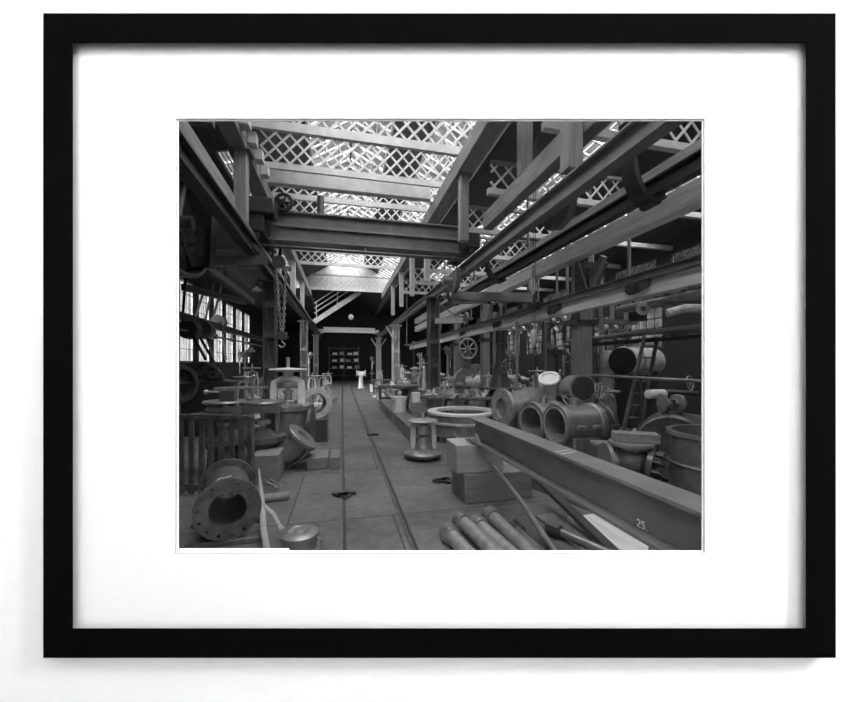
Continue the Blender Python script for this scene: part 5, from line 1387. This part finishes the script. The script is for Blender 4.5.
# countershafts with pulleys and vertical belts over the machine aisle
for i, (p, L, lab) in enumerate([((6.154, 18.695, 4.359), 1.8, 'countershaft over the curved press'), ((6.456, 14.829, 4.671), 2.0, 'countershaft behind the pale timber columns'), ((6.970, 11.221, 3.293), 1.8, 'countershaft behind the lower pulley block'), ((8.672, 16.473, 3.550), 2.4, 'countershaft deep in the aisle behind the tapered standard'),
                               ((8.705, 10.308, 2.967), 1.8, 'countershaft between the slim posts above the tank'), ((5.700, 26.394, 3.300), 2.4, 'countershaft beyond the pale riveted column'), ((9.460, 13.212, 3.758), 2.0, 'countershaft behind the column nearest the tank')]):
    p = V(p)
    t = thing('countershaft', lab, 'countershaft', p, 0, 'machine aisle countershafts')
    MB().cyl(p - V(L / 2, 0, 0), p + V(L / 2, 0, 0), 0.03, n=8).build('shaft', 'grey_iron', t)
    for s_ in (-0.42, 0.42):
        q_ = p + V(s_ * L, 0, 0)
        MB().bar(q_ + V(0, 0, -0.1), (q_.x, q_.y, (7.28 + (q_.x - 3.7) * 0.345) if q_.x < 6.6 else 8.28 - (q_.x - 6.6) * 0.27), 0.06, 0.1, (0, 1, 0)).build('hanger', 'dark_paint', t)
    for k, (s_, r_) in enumerate(((-0.2, 0.28), (0.05, 0.2), (0.25, 0.34))):
        q_ = p + V(s_ * L, 0, 0)
        MB().ring(q_ - V(0.06, 0, 0), (1, 0, 0), r_, r_ - 0.03, 0.14, 24).bar(q_ + V(0, -r_, 0), q_ + V(0, r_, 0), 0.04, 0.04).bar(q_ + V(0, 0, -r_), q_ + V(0, 0, r_), 0.04, 0.04, (0, 1, 0)).build('pulley', 'iron' if k else 'grey_iron', t)
    for k, (s_, r_) in enumerate(((-0.2, 0.28), (0.25, 0.34))):
        q_ = p + V(s_ * L + 0.01, 0, 0)
        for e in (-1, 1):
            MB().bar(q_ + V(0, e * r_, 0), (q_.x, q_.y + e * 0.15, 1.3), 0.02, 0.1, (0, 1, 0)).build('drive_belt', 'dark_iron', t)

# small work lying on benches, bedplate and floor
def small(kind, c, m, s_=1.0, a=0.0):
    c = V(c)
    d = V(math.cos(a), math.sin(a), 0)
    mb = MB()
    if kind == 'flange_disc':
        mb.ring(c, (0, 0, 1), 0.15 * s_, 0.07 * s_, 0.05 * s_, 20)
    elif kind == 'pipe_elbow':
        mb.tube([c + V(0, 0, 0.07 * s_) - d * 0.14 * s_, c + V(0, 0, 0.08 * s_), c + d * 0.06 * s_ + V(0, 0, 0.12 * s_), c + d * 0.09 * s_ + V(0, 0, 0.24 * s_)], 0.06 * s_, 10)
        mb.lathe(c + d * 0.09 * s_ + V(0, 0, 0.22 * s_), (0, 0, 1), [(0.11 * s_, 0), (0.11 * s_, 0.03 * s_)], 16)
        mb.lathe(c + V(0, 0, 0.07 * s_) - d * 0.14 * s_, d, [(0.1 * s_, -0.03 * s_), (0.1 * s_, 0.0)], 16)
    elif kind == 'pipe_tee':
        mb.cyl(c + V(0, 0, 0.09 * s_) - d * 0.2 * s_, c + V(0, 0, 0.09 * s_) + d * 0.2 * s_, 0.07 * s_, n=14)
        mb.cyl(c + V(0, 0, 0.09 * s_), c + V(0, 0, 0.26 * s_), 0.06 * s_, n=14)
        for e in (-1, 1):
            mb.lathe(c + V(0, 0, 0.09 * s_) + d * 0.2 * e * s_, d, [(0.1 * s_, -0.015), (0.1 * s_, 0.015)], 16)
    elif kind == 'cast_bracket':
        mb.cbox(c + V(0, 0, 0.03 * s_), (0.3 * s_, 0.2 * s_, 0.06 * s_), a)
        mb.prism([c + d * -0.02 + V(0, 0, 0.06 * s_), c + d * 0.12 * s_ + V(0, 0, 0.06 * s_), c + d * -0.02 + V(0, 0, 0.3 * s_)], V(-d.y, d.x, 0) * 0.05 * s_)
    elif kind == 'domed_casting':
        mb.lathe(c, (0, 0, 1), [(0.16 * s_, 0), (0.16 * s_, 0.04 * s_), (0.1 * s_, 0.06 * s_), (0.07 * s_, 0.18 * s_), (0.03 * s_, 0.2 * s_)], 18)
    elif kind == 'spindle_rod':
        mb.cyl(c + V(0, 0, 0.03 * s_) - d * 0.3 * s_, c + V(0, 0, 0.03 * s_) + d * 0.3 * s_, 0.028 * s_, n=8)
        mb.lathe(c + V(0, 0, 0.03 * s_), d, [(0.06 * s_, -0.03), (0.06 * s_, 0.03)], 10)
    return mb.build(kind, m)
WORD = {'flange_disc': ('pierced flange disc', 'flange'), 'pipe_elbow': ('flanged pipe elbow', 'pipe fitting'), 'pipe_tee': ('flanged pipe tee', 'pipe fitting'), 'cast_bracket': ('cast bracket', 'bracket'), 'domed_casting': ('domed valve cap', 'valve part'), 'spindle_rod': ('collared spindle', 'spindle')}
KIN = list(WORD)
random.seed(23)
places = [  # centre, half extents along x and y, height, count, where, size
    ((3.418, 10.193, 0.000), 0.85, 0.28, 0.85, 11, 'on the iron plated bench', 0.9), ((4.461, 15.391, 0.000), 0.95, 0.28, 0.85, 9, 'on the long bench beneath the press', 1.1), ((2.715, 11.073, 0.000), 0.5, 0.28, 0.85, 6, 'on the low bench behind the ring casting', 0.9),
    ((2.393, 16.894, 0.000), 0.6, 0.28, 0.85, 6, 'on the bench beyond the pedestal table', 1.1), ((5.409, 9.323, 0.000), 0.7, 0.28, 0.85, 11, 'on the bench behind the bell-mouthed elbow', 1.0), ((7.048, 12.742, 0.000), 1.0, 0.28, 0.85, 9, 'on the bench far behind the tapered standard', 1.2),
    ((2.980, 8.139, 0.000), 0.5, 0.5, 0.0, 8, 'on the floor between ring casting and flanged casting', 1.3), ((5.307, 6.576, 0.000), 0.9, 0.5, 0.0, 12, 'on the floor before the timber column', 1.5), ((5.502, 5.505, 0.000), 0.6, 0.5, 0.0, 10, 'on the floor around the ladder foot', 1.4), ((4.283, 4.554, 0.000), 0.4, 0.3, 0.0, 6, 'on the floor between globe valve and bored castings', 1.5),
    ((1.897, 9.415, 0.000), 0.0, 0.0, 0.33, 0, '', 1.0), ((-0.782, 17.626, 0.000), 0.3, 1.6, 0.0, 10, 'heaped beside the tramway beyond the upright ring flange', 1.6), ((2.328, 19.988, 0.000), 0.5, 1.5, 0.0, 12, 'heaped along the tramway past the bedplate', 1.6), ((-1.819, 9.040, 0.000), 0.5, 0.5, 0.0, 8, 'on the floor behind the bonnet valves', 1.4),
    ((6.782, 5.825, 0.000), 0.7, 0.6, 0.0, 8, 'on the floor under the pipe rack', 1.6)]
for (cx, cy, _), hx, hy, z, n, where, size in places:
    for k in range(n):
        kind = KIN[(k * 5 + n) % 6]
        s_ = size * random.uniform(0.8, 1.2)
        fx, fy = ((k + 0.5) / n * 2 - 1), random.uniform(-1, 1)
        o = small(kind, (cx + hx * fx, cy + hy * fy, z), random.choice(['iron', 'grey_iron', 'grey_iron', 'pale_iron', 'pale_enamel'] if 'rack' not in where else ['iron', 'grey_iron']), s_, random.uniform(0, 3))
        w_ = WORD[kind]
        tag(o, 'small %s lying %s' % (w_[0], where), w_[1], '%ss %s' % (w_[0], where))

# rows of castings and valves standing across the machine aisle
def pump_casting(lab, loc, rz, s_, m, group):
    t = thing('pump_casting', lab, 'casting', loc, rz, group)
    MB().box((-0.3 * s_, -0.22 * s_, 0), (0.3 * s_, 0.22 * s_, 0.08 * s_)).prism([V(a, -0.15 * s_, z) for a, z in ((-0.26 * s_, 0.08 * s_), (0.26 * s_, 0.08 * s_), (0.16 * s_, 0.4 * s_), (-0.16 * s_, 0.4 * s_))], (0, 0.3 * s_, 0)).build('pedestal', m, t, local=True)
    MB().lathe((-0.42 * s_, 0, 0.58 * s_), (1, 0, 0), [(0.13 * s_, 0), (0.26 * s_, 0), (0.26 * s_, 0.05 * s_), (0.2 * s_, 0.07 * s_), (0.23 * s_, 0.4 * s_), (0.2 * s_, 0.77 * s_), (0.26 * s_, 0.79 * s_), (0.26 * s_, 0.84 * s_), (0.13 * s_, 0.84 * s_), (0.12 * s_, 0.3 * s_)], 24, True).build('barrel', m, t, local=True)
    nk = MB().lathe((0, 0, 0.74 * s_), (0, 0, 1), [(0.14 * s_, 0), (0.12 * s_, 0.18 * s_), (0.22 * s_, 0.19 * s_), (0.22 * s_, 0.23 * s_), (0.1 * s_, 0.23 * s_)], 20).build('neck', m, t, local=True)
    MB().bolts((0, 0, 0.97 * s_), (0, 0, 1), 0.18 * s_, 8, 0.02 * s_, 0.03 * s_).lathe((0, 0, 0.97 * s_), (0, 0, 1), [(0.12 * s_, 0), (0.09 * s_, 0.05 * s_), (0.0, 0.07 * s_)], 16).build('cover', 'pale_iron', nk, local=True)
    return t
def flange_stack(lab, loc, r, n, m, group):
    for k in range(n):
        tag(MB().ring(V(loc) + V(random.uniform(-.03, .03), random.uniform(-.03, .03), k * 0.075), (0, 0, 1), r * random.uniform(0.92, 1.0), r * 0.55, 0.07, 28).build('flange_disc', m if k % 2 else 'grey_iron'), lab, 'flange', group)
def row(where, t_, pxs, seed, big=1.0):
    random.seed(seed)
    seen = {}
    for i, px in enumerate(pxs):
        kind = ['pump casting', 'gate valve', 'stack', 'tall valve', 'pump casting', 'gate valve'][(i * 5 + seed) % 6]
        tt = t_ + random.uniform(-0.25, 0.25)
        k_ = (px - 425) / 360
        cs, sn = math.cos(TH), math.sin(TH)
        loc = V((k_ * cs + sn) * tt, (cs - k_ * sn) * tt, 0)
        m = random.choice(['iron', 'grey_iron', 'pale_iron', 'pale_iron'])
        if loc.x > 12.0 or any(o.parent is None and o.type == 'EMPTY' and o.location.z < 0.3 and 'category' in o and math.hypot(o.location.x - loc.x, o.location.y - loc.y) < (1.15 if o['category'] in ('lathe', 'workbench') else 0.58) for o in C.objects):
            continue
        g = '%ss %s' % (kind, where)
        seen[kind] = seen.get(kind, 0) + 1
        o_ = ORD[seen[kind] - 1].replace('nearest', 'first')
        lab = '%s %s, %s from the tramway' % (kind, where, o_)
        if kind == 'pump casting':
            pump_casting(lab, loc, random.uniform(-1, 1), big * random.uniform(1.05, 1.3), m, g)
        elif kind == 'stack':
            flange_stack('pierced flange in a stack %s' % where, loc, 0.34 * big, 9, m, 'stacked flanges ' + where)
        else:
            h = (1.25 if kind == 'gate valve' else 1.75) * big * random.uniform(0.9, 1.1)
            gate_valve('gate_valve', lab, loc, random.uniform(0, 2), 0.24 * big, h, m, 0.24 * big, random.choice(['pale_iron', 'grey_iron', 'pale_enamel']), group=g)
row('just behind the bored castings', 8.6, [524, 548, 592, 617], 1, 0.95)
row('level with the tapered standard', 12.0, [438, 462, 520, 541, 573, 596], 2, 1.0)
row('level with the flywheel press', 14.8, [424, 440, 480, 503, 520, 560, 580, 604], 3, 1.1)
row('beyond the flywheel press', 19.5, [408, 421, 434, 452, 470, 488, 506, 524, 542, 560, 580, 600], 4, 1.2)
row('deep in the aisle', 25.0, [402, 415, 430, 446, 462, 478, 494, 510, 526, 545], 5, 1.3)
row('on the window side past the scrap bin', 13.5, [224, 238, 254], 7, 1.0)
row('on the window side past the dark column', 18.0, [262, 312], 8, 1.1)
